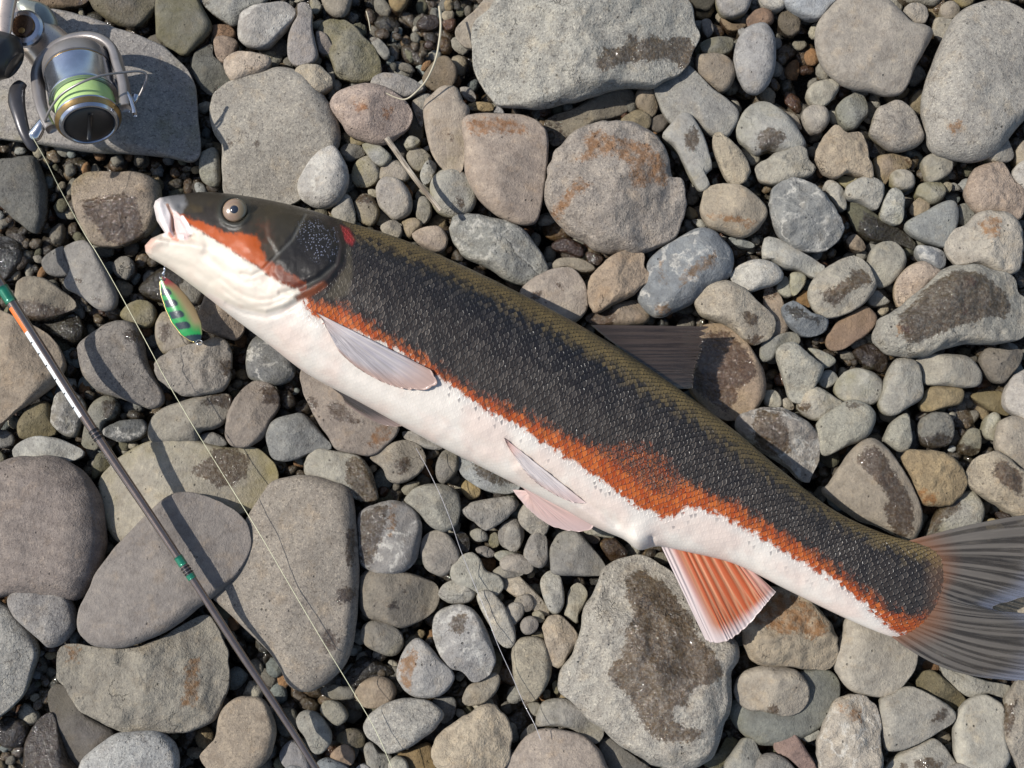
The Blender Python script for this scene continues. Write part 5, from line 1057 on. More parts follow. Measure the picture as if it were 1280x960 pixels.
def fin(name, parent, base, tips, mat, z_base, z_tip, nr=14, nt_=120, nv=40, ridge=1.0, thick=.9, bow=4, ragged=2.0, label=None, drape=None, curl=(0, 0)):
    """base and tip polylines in photo pixels; rays run base -> tip; z in mm (scalars or lists along t)"""
    Bp = resample(catmull(base, 60), nt_); Tp = resample(catmull(tips, 80), nt_)
    t = np.linspace(0, 1, nt_); v = np.linspace(0, 1, nv) ** .9
    zb = np.interp(t, np.linspace(0, 1, len(np.atleast_1d(z_base))), np.atleast_1d(z_base)); zt = np.interp(t, np.linspace(0, 1, len(np.atleast_1d(z_tip))), np.atleast_1d(z_tip))
    wob = .35 / nr * vnoise(np.column_stack([t * nr * .9, 0 * t, 0 * t + nr])) * 1.6 + .05 * vnoise(np.column_stack([t * 3, 0 * t + 5, 0 * t]))
    ph = (t + wob)[:, None] * nr * math.pi; k = (np.abs(np.cos(ph)) ** 1.5) * np.ones_like(v)[None]
    branch = np.abs(np.cos(ph * 2)) ** 2 ; k = k * (1 - .6 * smooth01((v - .45) * 2.5)[None]) + .75 * branch * smooth01((v - .45) * 2.5)[None]
    rg = 1 - (ragged / 100) * (1 - np.abs(np.cos(ph)))[:, :1] * (v[None] ** 6)
    P = Bp[:, None] + (Tp - Bp)[:, None] * (v[None] * rg)[..., None]
    dr = Tp - Bp; pr = np.stack([-dr[:, 1], dr[:, 0]], 1) / (np.linalg.norm(dr, axis=1)[:, None] + 1e-9)
    cu = curl[0] * (1 - t) ** 2 + curl[1] * t ** 2
    P = P + (cu[:, None] * np.sin(math.pi * v)[None])[..., None] * pr[:, None]
    Z = (zb[:, None] * (1 - v) + zt[:, None] * v) + bow * np.sin(math.pi * v)[None] * np.ones((nt_, 1)) * .3 + bow * .5 * np.sin(3 * math.pi * t)[:, None] * v[None] ** 2
    if drape:
        q = P.reshape(-1, 2); lo_, hi_ = q.min(0) - 6, q.max(0) + 6; m = np.all((BODY_PX > lo_) & (BODY_PX < hi_), 1); A, Az = BODY_PX[m][::3], BODY_Z[m][::3] * 1000
        zz = np.array([Az[np.argmin(((A - c_) ** 2).sum(1))] for c_ in q]).reshape(nt_, nv)
        for _ in range(3): zz[1:-1, 1:-1] = (zz[1:-1, 1:-1] + zz[:-2, 1:-1] + zz[2:, 1:-1] + zz[1:-1, :-2] + zz[1:-1, 2:]) / 5
        Z = zz + drape[0] + (drape[1] - drape[0]) * v[None] + bow * .25 * np.sin(math.pi * v)[None]
    h = thick * (1 - .75 * v[None]) * np.minimum(1, np.minimum(t, 1 - t)[:, None] * 60 + .15) + .05
    up = Z + h + ridge * .35 * k * (1 - .5 * v[None]); dn = Z - h
    Vu = unproj(P[..., 0].ravel(), P[..., 1].ravel(), up.ravel() * MM); Vd = unproj(P[..., 0].ravel(), P[..., 1].ravel(), dn.ravel() * MM)
    V = np.vstack([Vu, Vd]); n = nt_ * nv
    F = [gridfaces(nt_, nv, flip=True), gridfaces(nt_, nv, off=n)]
    i = np.arange(nv - 1); j = np.arange(nt_ - 1)
    F.append(np.stack([i, i + 1, n + i + 1, n + i], 1)); e = (nt_ - 1) * nv
    F.append(np.stack([e + i + 1, e + i, n + e + i, n + e + i + 1], 1))
    F.append(np.stack([j * nv + nv - 1, (j + 1) * nv + nv - 1, n + (j + 1) * nv + nv - 1, n + j * nv + nv - 1], 1))
    F.append(np.stack([(j + 1) * nv, j * nv, n + j * nv, n + (j + 1) * nv], 1))
    F = np.vstack(F)
    ft = np.tile(np.repeat(t, nv), 2); fv = np.tile(np.tile(v, nt_), 2); fr = np.tile(k.ravel(), 2)
    me = mesh(name, V, F, attrs=dict(ft=ft, fv=fv, fr=fr))
    # make outward normals consistent
    o = link(name, me, mat, parent)
    if label: o['label'] = label
    return o

fish = link('fish', None); tag(fish, 'dead dark-backed fish with orange-red side stripe and white belly lying across the stones', 'fish')
body = fish_body(fish)
GREY = fin_material('tail_fin_skin', (.060, .050, .038), (.14, .122, .10), (.19, .20, .25), .5, 20, .16, root=(.24, .10, .04), coat=.9)
fin('caudal_fin', fish, [(1128, 678), (1160, 700), (1168, 725), (1160, 750), (1140, 775), (1104, 788)],
    [(1345, 636), (1350, 665), (1340, 700), (1310, 730), (1275, 748), (1243, 757), (1250, 764), (1290, 768), (1330, 785), (1335, 812), (1318, 838), (1290, 850), (1265, 851)],
    GREY, 62.6, [60, 60, 58, 56, 56, 58], nr=24, nt_=300, nv=70, ridge=1.0, bow=6, curl=(-6, 16))
DORS = fin_material('dorsal_fin_skin', (.042, .031, .024), (.062, .044, .033), (.060, .042, .030), .18, 9, .22, root=(.035, .025, .018))
fin('dorsal_fin', fish, [(738, 406), (760, 424), (790, 446), (820, 466), (846, 486)], [(886, 408), (880, 424), (876, 442), (868, 464), (866, 486)],
    DORS, [62, 60], [50, 52], nr=13, nt_=160, ridge=.5, bow=2, thick=.4, ragged=6)
ANAL = fin_material('anal_fin_skin', (.58, .27, .14), (.40, .065, .012), (.60, .50, .47), .08, 10, .4, coat=.3, lead=True, tipv=.80)
fin('anal_fin', fish, [(826, 682), (850, 686), (885, 694), (915, 702), (940, 712)], [(882, 800), (893, 804), (912, 800), (935, 782), (952, 762), (970, 740)],
    ANAL, [64, 62], [58, 58], nr=10, nt_=160, ridge=.9, bow=4, ragged=1.2)
PECT = fin_material('pectoral_fin_skin', (.50, .45, .43), (.33, .30, .315), (.42, .29, .24), .03, 14, .35, root=(.58, .46, .42), coat=.5)
fin('pectoral_fin', fish, [(394, 390), (402, 398), (408, 410)], [(538, 462), (546, 474), (543, 484), (524, 488), (498, 485), (470, 474), (444, 458), (424, 440)],
    PECT, 0, 0, nr=13, nt_=110, nv=34, ridge=.8, bow=3, thick=.5, drape=(.6, 2.6))
edge = [unproj([x], [y], [z * MM])[0] for x, y, z in [(393, 390, 106), (425, 398, 106), (460, 411, 105), (497, 427, 103), (522, 443, 101), (540, 462, 99), (545, 474, 97)]]
DARKF = fin_material('far_pectoral_skin', (.10, .085, .075), (.05, .04, .035), (.30, .22, .19), .2, 8, .3)
fin('pectoral_fin', fish, [(398, 474), (412, 482), (425, 488)], [(504, 530), (500, 534), (478, 531), (455, 520), (432, 505)], DARKF, [60, 58], [50, 48], nr=8, nt_=80, bow=1, label='darker far-side pectoral fin showing under the belly')
PELV = fin_material('pelvic_fin_skin', (.66, .58, .54), (.60, .54, .52), (.60, .46, .42), .0, 8, .35, root=(.72, .42, .34))
fin('pelvic_fin', fish, [(630, 547), (634, 556), (640, 566)], [(733, 629), (722, 630), (700, 622), (676, 608), (658, 592)], PELV, 0, 0, nr=7, nt_=80, nv=30, ridge=1.0, bow=2, thick=.35, drape=(.2, 1.0))
PELV2 = fin_material('far_pelvic_skin', (.60, .43, .38), (.52, .35, .31), (.50, .37, .34), .05, 8, .4)
fin('pelvic_fin', fish, [(624, 590), (650, 602), (676, 614)], [(744, 655), (738, 664), (714, 664), (686, 656), (660, 636), (640, 612)], PELV2, [72, 70], [64, 60], nr=7, nt_=90, ridge=.8, bow=1, label='pinkish far-side pelvic fin below the belly')

# eye: ball, pupil, dark rim
ec = unproj([293.5], [263], [.0985])[0]
def ball(name, r, squash, mat, parent, loc, seg=40):
    prof = [(r * math.sin(a), r * math.cos(a) * squash) for a in np.linspace(0.001, math.pi - .001, 24)]
    return link(name, lathe(prof, seg, name), mat, parent, loc)
g = NG('eye_iris'); tc = g.n('ShaderNodeTexCoord').outputs['Object']
ln_ = g.n('ShaderNodeVectorMath', operation='LENGTH'); sp = g.n('ShaderNodeSeparateXYZ'); g.put(sp.inputs[0], tc)
cxy = g.n('ShaderNodeCombineXYZ'); g.put(cxy.inputs[0], sp.outputs[0]); g.put(cxy.inputs[1], sp.outputs[1]); g.put(ln_.inputs[0], cxy.outputs[0]); rr = ln_.outputs['Value']
n = g.noise(tc, 420, 4, .7)
c = g.mix(n, (.15, .075, .055), (.26, .19, .11)); c = g.mix(g.ramp(sp.outputs[0], .0, .006), c, (.14, .11, .06))
c = g.mix(g.ramp(rr, .0068, .0084), c, (.03, .028, .024)); c = g.mix(g.ramp(g.math('ABSOLUTE', g.math('SUBTRACT', rr, .0031)), .0, .0007, .6, 0), c, (.24, .18, .11))
g.set(Base_Color=c, Roughness=.25); g.bsdf.inputs['Coat Weight'].default_value = 1; g.bsdf.inputs['Coat Roughness'].default_value = .04
eye = ball('eye', 15.5 * PX * .9, .5, g.m, fish, ec)
ball('pupil', 4.9 * PX, .3, simple('eye_pupil', (.012, .015, .024), .12, Coat_Weight=1.0), eye, (0.0003, -.0003, 15.5 * PX * .9 * .44))

# ================================================================ rod, line, lure, reel, stick, grass
def P3(x, y, z): return unproj([x], [y], [z * MM])[0]
def path3(pts, n=0):
    Q = np.array([P3(*p) for p in pts]); return catmull(Q, n) if n else Q

# ---- rod
RODPTS = [(-60, 262, 78), (8, 368, 71), (60, 449, 66.5), (120, 543, 62), (180, 632, 58.5), (235, 715, 57), (300, 815, 54), (352, 893, 51), (420, 1000, 48)]
rp = path3(RODPTS, 200); rl = np.concatenate([[0], np.cumsum(np.linalg.norm(np.diff(rp, axis=0), axis=1))])
rod_px = np.interp(np.linspace(0, 8, 200), np.arange(9), [p[0] for p in RODPTS])
rad_at = lambda x: np.interp(x, [-60, 60, 235, 420], [3.9, 3.4, 2.6, 2.1]) * MM
rod = link('fishing_rod', None); tag(rod, 'slim dark bronze fishing rod blank crossing the lower corner of stones', 'fishing rod')
BRZ = simple('bronze_blank', (.21, .16, .13), .24, .8, Coat_Weight=1.0)
GRN = simple('green_wrap', (.010, .16, .085), .22, .3, Coat_Weight=1.0); BLK = simple('black_thread', (.01, .009, .009), .3)
ORG = simple('orange_decal', (.72, .16, .035), .3); WHT = simple('white_decal', (.66, .68, .68), .35); INK = simple('black_ink', (.015, .015, .015), .4)
link('blank', tube(rp, rad_at(rod_px), 20, 'blank'), BRZ, rod)
def rod_slice(x0, x1, extra, name, mat, seg=20, lab=None, n=6):
    xs = np.linspace(x0, x1, n); pts = np.stack([np.interp(xs, rod_px, rp[:, k]) for k in range(3)], 1)
    o = link(name, tube(pts, rad_at(xs) + extra * MM, seg, name), mat, rod)
    if lab: o['label'] = lab
    return o
rod_slice(2, 14, .35, 'thread_wrap', GRN, lab='upper green thread wrap')
for a, b in ((116.5, 118.3), (119.6, 121.4), (122.6, 124.2)): rod_slice(a, b, .4, 'thread_wrap', BLK, lab='black thread ring')
rod_slice(223, 230, .35, 'thread_wrap', GRN, lab='green thread wrap'); rod_slice(237, 241, .35, 'thread_wrap', GRN, lab='green thread wrap')
for a in (231.2, 233.4, 235.6): rod_slice(a, a + 1, .5, 'thread_wrap', BLK, lab='black thread ring')
def rod_decal(x0, x1, ang0, ang1, lift, name, mat, n=14, lab=None, parent=None):
    """a strip of the tube surface between two angles about its axis (0 = up, + = towards lower edge of the photo's left side)"""
    xs = np.linspace(x0, x1, n); C = np.stack([np.interp(xs, rod_px, rp[:, k]) for k in range(3)], 1); R = rad_at(xs) + lift * MM
    T = np.gradient(C, axis=0); T /= np.linalg.norm(T, axis=1)[:, None]; S = np.cross(np.array([0, 0, 1.0]), T); S /= np.linalg.norm(S, axis=1)[:, None]; S = -S; N = np.cross(T, S); N *= np.sign(N[:, 2:3])
    a = np.linspace(ang0, ang1, 8); V = C[:, None] + R[:, None, None] * (np.cos(a)[None, :, None] * N[:, None] + np.sin(a)[None, :, None] * S[:, None])
    V2 = C[:, None] + (R - .25 * MM)[:, None, None] * (np.cos(a)[None, :, None] * N[:, None] + np.sin(a)[None, :, None] * S[:, None])
    VV = np.vstack([V.reshape(-1, 3), V2.reshape(-1, 3)]); F = np.vstack([gridfaces(n, 8), gridfaces(n, 8, off=n * 8, flip=True)])
    o = link(name, mesh(name, VV, F), mat, parent or rod)
    if lab: o['label'] = lab
    return o
import math as _m
rod_decal(17, 37, .15, 1.5, .12, 'decal', ORG, lab='orange decal')
wd = rod_decal(37, 105, .15, 1.5, .12, 'decal', WHT, 30, lab='white measuring decal with black ticks')
for x in (45, 54, 63.5, 75, 86, 97): rod_decal(x, x + .9, .55, 1.45, .2, 'tick', INK, 3, parent=wd)
for x in (48, 57, 69, 80, 92): rod_decal(x, x + 3.4, 1.2, 1.5, .2, 'tick', INK, 4, parent=wd)
rnd_ = random.Random(3); x = 134.5
lt = []
while x < 162:
    wdt = rnd_.choice((.5, .9, 1.1)); lt.append((x, wdt)); x += wdt + rnd_.choice((.45, .6, .9))
for x, wdt in lt: rod_decal(x, x + wdt, 1.12, rnd_.choice((1.3, 1.45)), .14, 'lettering', WHT, 3)

# ---- fishing line and leader (thin strands resting over the stones)
LINE = simple('yellow_line', (.62, .60, .40), .4); CLEAR = simple('clear_leader', (.42, .40, .40), .25, Coat_Weight=1.0)
lp = path3([(40, 170, 84), (58, 202, 78), (75, 236, 66), (105, 291, 52), (122, 318, 52), (150, 367, 50), (190, 441, 52), (205, 470, 50), (240, 530, 48), (280, 595, 46), (325, 668, 50), (360, 728, 48), (400, 796, 48), (440, 862, 46), (470, 914, 46), (492, 965, 44)], 240)
o = link('fishing_line', tube(lp, .22 * MM, 6, 'fishing_line'), LINE); tag(o, 'thin pale yellow line running from the reel over the stones', 'fishing line')
lp = path3([(520, 560, 46), (533, 583, 44), (550, 618, 44), (563, 650, 43), (576, 688, 38), (592, 728, 34), (606, 762, 36), (622, 805, 40), (640, 845, 36), (655, 880, 36), (668, 905, 40), (676, 925, 40)], 120)
o = link('leader_line', tube(lp, .22 * MM, 6, 'leader_line'), CLEAR); tag(o, 'thin clear leader line trailing down between the pebbles below the belly', 'leader line')

# ---- driftwood stick and bent grass stem
g = NG('dry_wood'); tc = g.n('ShaderNodeTexCoord').outputs['Object']; mp = g.n('ShaderNodeMapping'); g.put(mp.inputs[0], tc); mp.inputs['Rotation'].default_value = (0, 0, math.radians(53)); mp2 = g.n('ShaderNodeMapping'); g.put(mp2.inputs[0], mp.outputs[0]); mp2.inputs['Scale'].default_value = (40, 900, 500)
n = g.noise(mp2.outputs[0], 1, 4, .6); g.set(Base_Color=g.mix(g.ramp(n, .35, .65), (.13, .10, .07), (.42, .36, .28)), Roughness=.85, Normal=g.bump(n, .8, .0008))
sp_ = path3([(483, 172, 52), (497, 192, 49), (515, 218, 46), (532, 240, 45), (551, 263, 44)], 30)
o = link('driftwood_stick', tube(sp_, np.linspace(2.0, 1.7, 30) * MM, 7, 'stick', squash=.6), g.m)
o.data.polygons.foreach_set('use_smooth', np.zeros(len(o.data.polygons), bool)); tag(o, 'short split pale driftwood stick resting on small pebbles', 'stick')
GR = simple('dry_grass', (.42, .37, .26), .6)
gp = path3([(549, 8, 44), (551, 30, 46), (549, 52, 48), (544, 76, 48), (533, 100, 46), (519, 116, 44), (507, 124, 42), (495, 122, 42), (482, 116, 43)], 60)
o = link('grass_stem', tube(gp, np.linspace(.9, .45, 60) * MM, 7, 'grass_stem'), GR); tag(o, 'curved dry straw-coloured grass stem above the pinkish oval stone', 'grass stem')
tw = path3([(458, 14, 24), (461, 26, 27), (463, 38, 24)], 12)
o = link('twig', tube(tw, .5 * MM, 6, 'twig'), GR); tag(o, 'tiny pale twig on the wet gravel at the top', 'twig')

# ---- spoon lure
lure = link('spoon_lure', None); tag(lure, 'green spoon lure with black bars and a pink head below the jaw', 'fishing lure')
LA = P3(202, 346, 46); LB = P3(248, 427, 44); ax = LB - LA; LL = np.linalg.norm(ax); ax /= LL
sd = np.cross(np.array([0, 0, 1.0]), ax); sd /= np.linalg.norm(sd); nn = np.cross(ax, sd)
nu, nv_ = 60, 30; u = np.linspace(0, 1, nu); v = np.linspace(-1, 1, nv_)
wid = np.interp(u, [0, .06, .2, .4, .6, .8, .93, 1], [.05, .22, .46, .62, .68, .58, .36, .12]) * 16.5 * PX
U, Vv = np.meshgrid(u, v, indexing='ij')
cup = 3.2 * MM * (Vv ** 2) * (np.sin(math.pi * U)) - 2.2 * MM * np.sin(math.pi * U)
Q = LA + U[..., None] * LL * ax + (Vv * wid[:, None])[..., None] * sd * -1 * 1.45 + (-cup)[..., None] * nn
Vt_ = Q.reshape(-1, 3); Vb_ = Vt_ - nn * .5 * MM
F = np.vstack([gridfaces(nu, nv_, flip=True), gridfaces(nu, nv_, off=nu * nv_)])
rgx = np.arange(nu - 1); n0 = nu * nv_
F = np.vstack([F, np.stack([rgx * nv_, (rgx + 1) * nv_, n0 + (rgx + 1) * nv_, n0 + rgx * nv_], 1), np.stack([(rgx + 1) * nv_ + nv_ - 1, rgx * nv_ + nv_ - 1, n0 + rgx * nv_ + nv_ - 1, n0 + (rgx + 1) * nv_ + nv_ - 1], 1)])
uu = U.ravel(); vv = Vv.ravel()                     # vv=-1 upper right side, +1 lower left side (sign fixed below)
left = (Q[:, -1] - Q[:, 0])[nu // 2] @ np.array([1.0, 0, 0]) < 0
lv = vv if left else -vv                            # +1 at the photo-left, gold-edged side
colr = np.tile(np.array(lin('93805f')), (len(uu), 1))
def lp_(m, c): 
    m = np.clip(m, 0, 1)[:, None]; colr[:] = colr * (1 - m) + np.array(c) * m
lp_(smooth01((lv + .7) / .9), lin('12823a')); lp_(smooth01((uu - .72) / .2) * smooth01((lv + 1.2) / .6), lin('12823a'))
lp_(smooth01((.2 - uu) / .1) * smooth01((-lv + .5) / .6), lin('84142a')); lp_(smooth01((.34 - uu) / .2) * smooth01(-lv / .6) * .6, lin('8d4a48'))
for bu in (.17, .34, .51, .68):
    q = np.hypot(np.maximum(0, (.05 - lv)) * 22, 0 * uu); dd = np.hypot((uu + .07 * (lv - .5) - bu - .03) * LL / PX, np.maximum(0, .12 - lv) * 20)
    lp_(smooth01((5.6 - dd) / 1.6) * (lv < .93), lin('14262b'))
lp_(smooth01((uu - .885 + .05 * lv) / .015), lin('14262b'))
me = mesh('blade', np.vstack([Vt_, Vb_]), F, colors={'tint': np.vstack([colr, colr * 0 + .3])})
g = NG('lure_paint'); g.set(Base_Color=g.attr('tint', out='Color'), Roughness=.25, Normal=g.bump(g.noise(g.n('ShaderNodeTexCoord').outputs['Object'], 700, 2), .15, .0004)); g.bsdf.inputs['Coat Weight'].default_value = .8
link('blade', me, g.m, lure)
GOLD = simple('gold_edge', (.62, .50, .22), .25, .9); STEEL = simple('bright_steel', (.55, .56, .58), .18, .95)
ei = Q[:, -1] if left else Q[:, 0]; link('rim', tube(ei[2:-1], .35 * MM, 8, 'rim'), GOLD, lure)
def ring(name, c, r, rt, nrm, mat, parent, n=28):
    nrm = np.array(nrm, float); nrm /= np.linalg.norm(nrm); a_ = np.cross(nrm, [0.3, .8, .2]); a_ /= np.linalg.norm(a_); b_ = np.cross(nrm, a_)
    t = np.linspace(0, 2 * math.pi, n); pts = np.array(c) + r * (np.cos(t)[:, None] * a_ + np.sin(t)[:, None] * b_)
    return link(name, tube(pts, rt, 8, name), mat, parent)
ring('split_ring', P3(203, 347, 47), 2.0 * MM, .35 * MM, (.6, .3, .7), STEEL, lure); ring('split_ring', P3(249, 428, 50), 2.1 * MM, .4 * MM, (.2, .5, .8), STEEL, lure)
link('swivel', tube(path3([(204, 344, 48), (205, 341, 49), (206, 337, 50), (206, 333, 50)], 12), np.array([.5, .9, 1.3, 1.4, 1.2, .7, .6, 1.0, 1.1, .9, .6, .4]) * MM, 10, 'swivel'), STEEL, lure)

# ---- reel
reel = link('fishing_reel', None); tag(reel, 'silver spinning reel with lime green line on its spool', 'fishing reel')
e = math.radians(21); d2 = np.array([.33, -.94]); d2 /= np.linalg.norm(d2)
AX = np.array([d2[0] * math.cos(e), d2[1] * math.cos(e), math.sin(e)])
XX = np.array([-d2[1], d2[0], 0.0]); YY = np.cross(AX, XX)
C0 = P3(112, 156, 84); K = PX * .895           # metres per photo pixel at the reel
M4 = Matrix(((XX[0], YY[0], AX[0], C0[0]), (XX[1], YY[1], AX[1], C0[1]), (XX[2], YY[2], AX[2], C0[2]), (0, 0, 0, 1)))
def rl_(name, prof, mat, seg=72, lab=None, parent=None):
    o = link(name, lathe([(r * K, h * K) for r, h in prof], seg, name), mat); o.parent = parent or reel; o.matrix_local = M4 if parent is None else Matrix()
    if lab: o['label'] = lab
    return o
SILV = simple('brushed_silver', (.42, .44, .49), .22, .92); SATIN = simple('satin_titanium', (.27, .245, .23), .4, .6); DARKG = simple('dark_graphite', (.055, .052, .055), .32, .4)
GLDR = simple('anodised_gold', (.34, .22, .09), .3, .85); BLKP = simple('black_plastic', (.012, .012, .013), .35); CHAMP = simple('champagne_metal', (.58, .48, .40), .3, .7)
g = NG('braided_line'); tc = g.n('ShaderNodeTexCoord').outputs['Object']; sp2 = g.n('ShaderNodeSeparateXYZ'); g.put(sp2.inputs[0], tc)
wv = g.math('SINE', g.math('MULTIPLY', g.math('ADD', sp2.outputs[2], g.math('MULTIPLY', sp2.outputs[0], .06)), 14000)); n = g.noise(tc, 300, 3)
g.set(Base_Color=g.mix(n, (.34, .50, .15), (.44, .60, .25)), Roughness=.6, Normal=g.bump(g.math('ADD', wv, n), .4, .0003)); LIME = g.m
spool = rl_('spool', [(0, -3), (31, -2.5), (32, 0), (33, 1), (35.5, 1), (36.5, 0), (38, -3), (42, -9), (42.5, -12), (40, -14), (36, -14.5), (36, -44), (42, -45), (44, -47), (44, -50)], SILV)
rl_('drag_knob', [(0, 2.5), (12, 2.4), (26, 1.4), (30, 0), (31.5, -2.2), (31.5, -5)], BLKP)
link('knob_grip', tube([(-22 * K, 0, 3 * K), (0, 0, 4.5 * K), (22 * K, 0, 3 * K)], 3.2 * K, 10, 'knob_grip'), BLKP).parent = reel
bpy.data.objects['knob_grip'].matrix_local = M4 @ Matrix.Rotation(math.radians(65), 4, 'Z')
rl_('lip_ring', [(38.2, -2.9), (39.4, -4), (42.3, -8.6), (42.3, -9.4), (41.5, -9.6)], GLDR)
rl_('wound_line', [(30, -14.6), (38.5, -15), (39.3, -28), (38.5, -43.5), (30, -44)], LIME)
rl_('spool_skirt', [(40, -45), (44.5, -45.5), (45, -47), (44.6, -50), (44, -88), (44.6, -90), (44.6, -92), (43.6, -93)], SILV)
rl_('skirt_ring', [(43, -93), (44, -93.3), (44, -94.6), (43, -95)], GLDR)
rl_('rotor_cup', [(43.5, -95), (45.5, -96), (45.5, -108), (43, -116), (35, -122), (15, -126), (0, -126)], SATIN)
# lettering print on the skirt
def skirt_print(a0, h0, strokes, sc):
    for (x0, y0, x1, y1) in strokes:
        n = 5; t = np.linspace(0, 1, n); xs = (x0 + (x1 - x0) * t) * sc; hs = h0 + (y0 + (y1 - y0) * t) * sc
        ang = a0 + xs / 44; pts = np.stack([44.75 * K * np.cos(ang), 44.75 * K * np.sin(ang), hs * K], 1)
        o = link('lettering', tube(pts, .5 * K, 5, 'lettering'), INK); o.parent = spool
GL = {'u': [(0, 3, 0, 0), (0, 0, 2, 0), (2, 3, 2, 0)], 'l': [(0, 4, 0, 0)], 't': [(0, 4, 0, 0), (-.8, 3, .8, 3)], 'e': [(0, 1.5, 2, 1.5), (2, 1.5, 1, 3), (1, 3, 0, 1.5), (0, 1.5, 1, 0), (1, 0, 2, .4)], 'g': [(2, 3, 0, 2.4), (0, 2.4, 1, .6), (1, .6, 2, 3), (2, 3, 1.6, -1.4)], 'r': [(0, 3, 0, 0), (0, 2, 1.6, 3)], 'a': [(2, 3, 0, 1.5), (0, 1.5, 1, 0), (1, 0, 2, 3), (2, 3, 2.2, 0)], 'v': [(0, 3, 1, 0), (1, 0, 3, 6)]}
adv = 0
for ch in 'ultegrav':
    skirt_print(-2.75, -80 + adv, [(y, -x * .8, y2, -x2 * .8) for x, y, x2, y2 in GL[ch]], 1.9) if False else None
# a short row of slanted strokes and a tick, as far as the photo lets the print be read
for k in range(7): skirt_print(2.62 - .012 * k, -58 - 4.6 * (6 - k) + 0, [(0, 0, 2.2 + (k % 3) * .8, .8), (0, 1.2, 1.6, 1.6)], 1.5)
skirt_print(2.30, -56, [(0, 0, 1.6, -2.2), (1.6, -2.2, 5.6, 3.4)], 1.7)
# rotor arms: flat bow round the spool
def bow(pts, wdt, thk, name, mat, lab=None, n=90):
    Q = catmull(np.array(pts, float) * K, n); T = np.gradient(Q, axis=0); T /= np.linalg.norm(T, axis=1)[:, None]
    Nn = np.cross(T, [0, 1.0, 0]); Nn /= np.linalg.norm(Nn, axis=1)[:, None]; Bn = np.array([0, 1.0, 0])
    a = np.linspace(0, 2 * math.pi, 24, endpoint=False); ca, sa = np.sign(np.cos(a)) * np.abs(np.cos(a)) ** .6, np.sign(np.sin(a)) * np.abs(np.sin(a)) ** .6
    wv_ = np.interp(np.linspace(0, 1, n), np.linspace(0, 1, len(np.atleast_1d(wdt))), np.atleast_1d(wdt)) * K
    V = Q[:, None] + thk * K * ca[None, :, None] * Nn[:, None] + (wv_[:, None] * sa[None, :])[..., None] * Bn
    V = np.vstack([V.reshape(-1, 3), Q[:1], Q[-1:]]); m = 24
    me = bpy.data.meshes.new(name); c0, c1 = n * m, n * m + 1
    me.from_pydata(V.tolist(), [], gridfaces(n, m, True).tolist() + [(c0, (k + 1) % m, k) for k in range(m)] + [(c1, (n - 1) * m + k, (n - 1) * m + (k + 1) % m) for k in range(m)])
    me.polygons.foreach_set('use_smooth', np.ones(len(me.polygons), bool)); me.update()
    o = link(name, me, mat); o.parent = reel; o.matrix_local = M4
    if lab: o['label'] = lab
    return o
bow([(-50, 0, -14), (-56, 0, -45), (-57, 0, -80), (-52, 0, -116), (-31, 0, -141), (0, 0, -149), (31, 0, -141), (51, 0, -116), (54, 0, -80), (55, 0, -45), (50, 0, -8)], [7, 11, 15, 18, 15, 11, 7], 7.0, 'rotor_arm', SATIN)
bow([(56, 0, -34), (60, 0, -20), (61, 0, 0), (60, 0, 8)], [7, 6, 4], 3.0, 'bail_arm', SILV)
def ptube(name, pts, r, mat, n=60, seg=14, lab=None, squash=None):
    pts = [(x, y, z - 14) for x, y, z in pts]
    o = link(name, tube(path3(pts, n), (np.interp(np.linspace(0, 1, n), np.linspace(0, 1, len(np.atleast_1d(r))), np.atleast_1d(r)) * MM), seg, name, squash), mat, reel)
    if lab: o['label'] = lab
    return o
ptube('bail_wire', [(56, 152, 98), (62, 138, 106), (76, 119, 114), (100, 104, 118), (125, 95, 115), (150, 91, 106), (172, 89, 98), (182, 92, 94), (183, 99, 92), (178, 112, 90), (173, 122, 88)], .85, SATIN, 120)
ptube('line_roller', [(170, 119, 88), (168, 125, 88), (165, 133, 86), (161, 140, 84)], [2.6, 2.2, 1.2, .9], STEEL, 20)
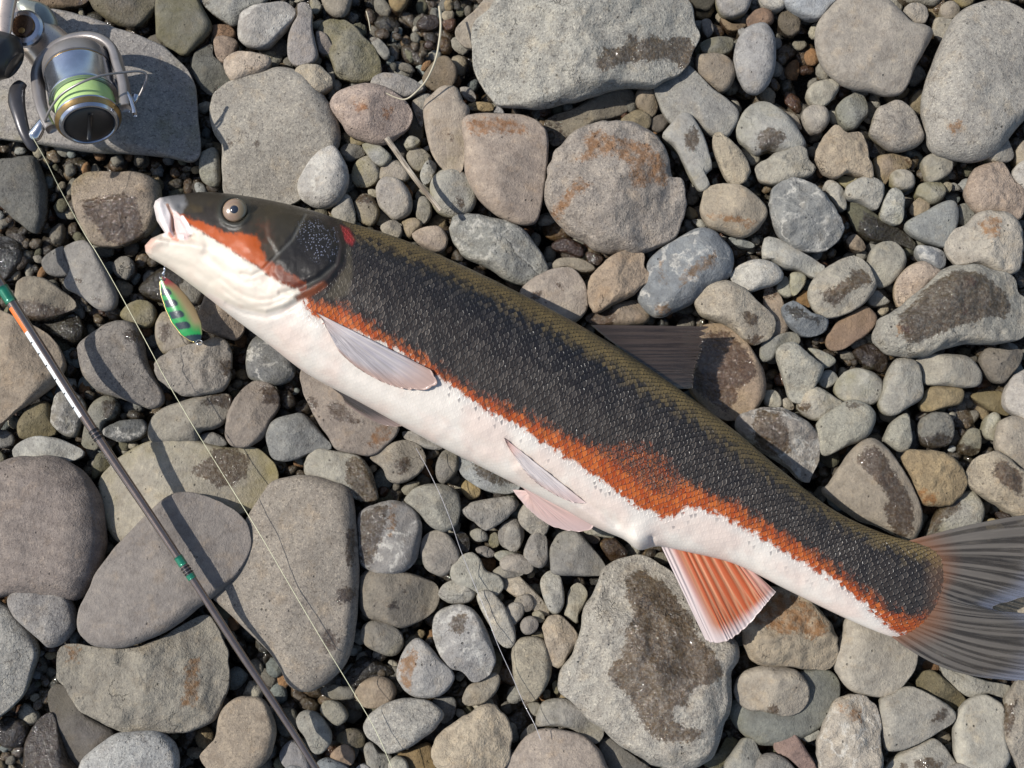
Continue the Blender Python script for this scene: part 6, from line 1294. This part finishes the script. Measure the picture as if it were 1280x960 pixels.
ptube('bail_arm', [(150, 100, 86), (157, 116, 86), (165, 126, 86)], [3.0, 3.2, 1.6], SILV, 20, lab='silver bail arm')
ptube('bail_lever', [(28, 104, 84), (22, 112, 86), (21, 128, 88), (25, 146, 90), (31, 166, 90), (40, 182, 88), (46, 186, 86)], [3.5, 5.2, 5.6, 4.6, 3.8, 3.4, 2.2], DARKG, 60, squash=.7)
ptube('bail_cone', [(58, 142, 92), (52, 155, 91), (44, 168, 89), (40, 172, 88)], [1.2, 3.4, 4.6, 3.2], STEEL, 24)
# body, foot, handle
rb = ptube('reel_body', [(84, 92, 58), (66, 66, 60), (44, 44, 62), (22, 24, 64), (-6, 4, 66)], [15, 17, 15, 13, 12], CHAMP, 50, 24, squash=.8)
link('side_plate', lathe([(0, .5 * MM), (8 * MM, 1 * MM), (11.5 * MM, .4 * MM), (13 * MM, -1.2 * MM), (13.2 * MM, -4 * MM)], 48, 'side_plate'), SILV, reel, P3(29, 34, 70))
link('bearing_cap', lathe([(0, .4 * MM), (5.4 * MM, .8 * MM), (7.4 * MM, .6 * MM), (8.2 * MM, -.6 * MM), (8.2 * MM, -2 * MM)], 40, 'bearing_cap'), simple('bronze_cap', (.10, .065, .045), .25, .8), reel, P3(28, 32, 72.2))
link('screw', lathe([(0, .5 * MM), (1.7 * MM, .5 * MM), (2.1 * MM, 0), (2.1 * MM, -1 * MM)], 24, 'screw'), GLDR, reel, P3(27, 38, 73.4))
ptube('reel_foot', [(26, 2, 72), (34, 10, 72), (50, 18, 70), (60, 30, 66), (64, 40, 62)], [4, 6.5, 8, 7, 5], simple('grey_green_metal', (.30, .31, .27), .3, .6), 30, 16, squash=.55)
ptube('handle_arm', [(8, -20, 98), (6, -4, 99), (4, 14, 99), (2, 36, 99), (2, 56, 98)], [8.4, 8.6, 7.6, 7, 5], CHAMP, 40, 18, squash=.55)
ptube('handle_knob', [(-40, 56, 90), (-22, 62, 94), (-8, 67, 95), (6, 74, 95), (18, 82, 94)], [8, 12, 16, 17.5, 10], BLKP, 50, 28)

# ---- water drops on the dry stone by the spoon and on the reel boulder
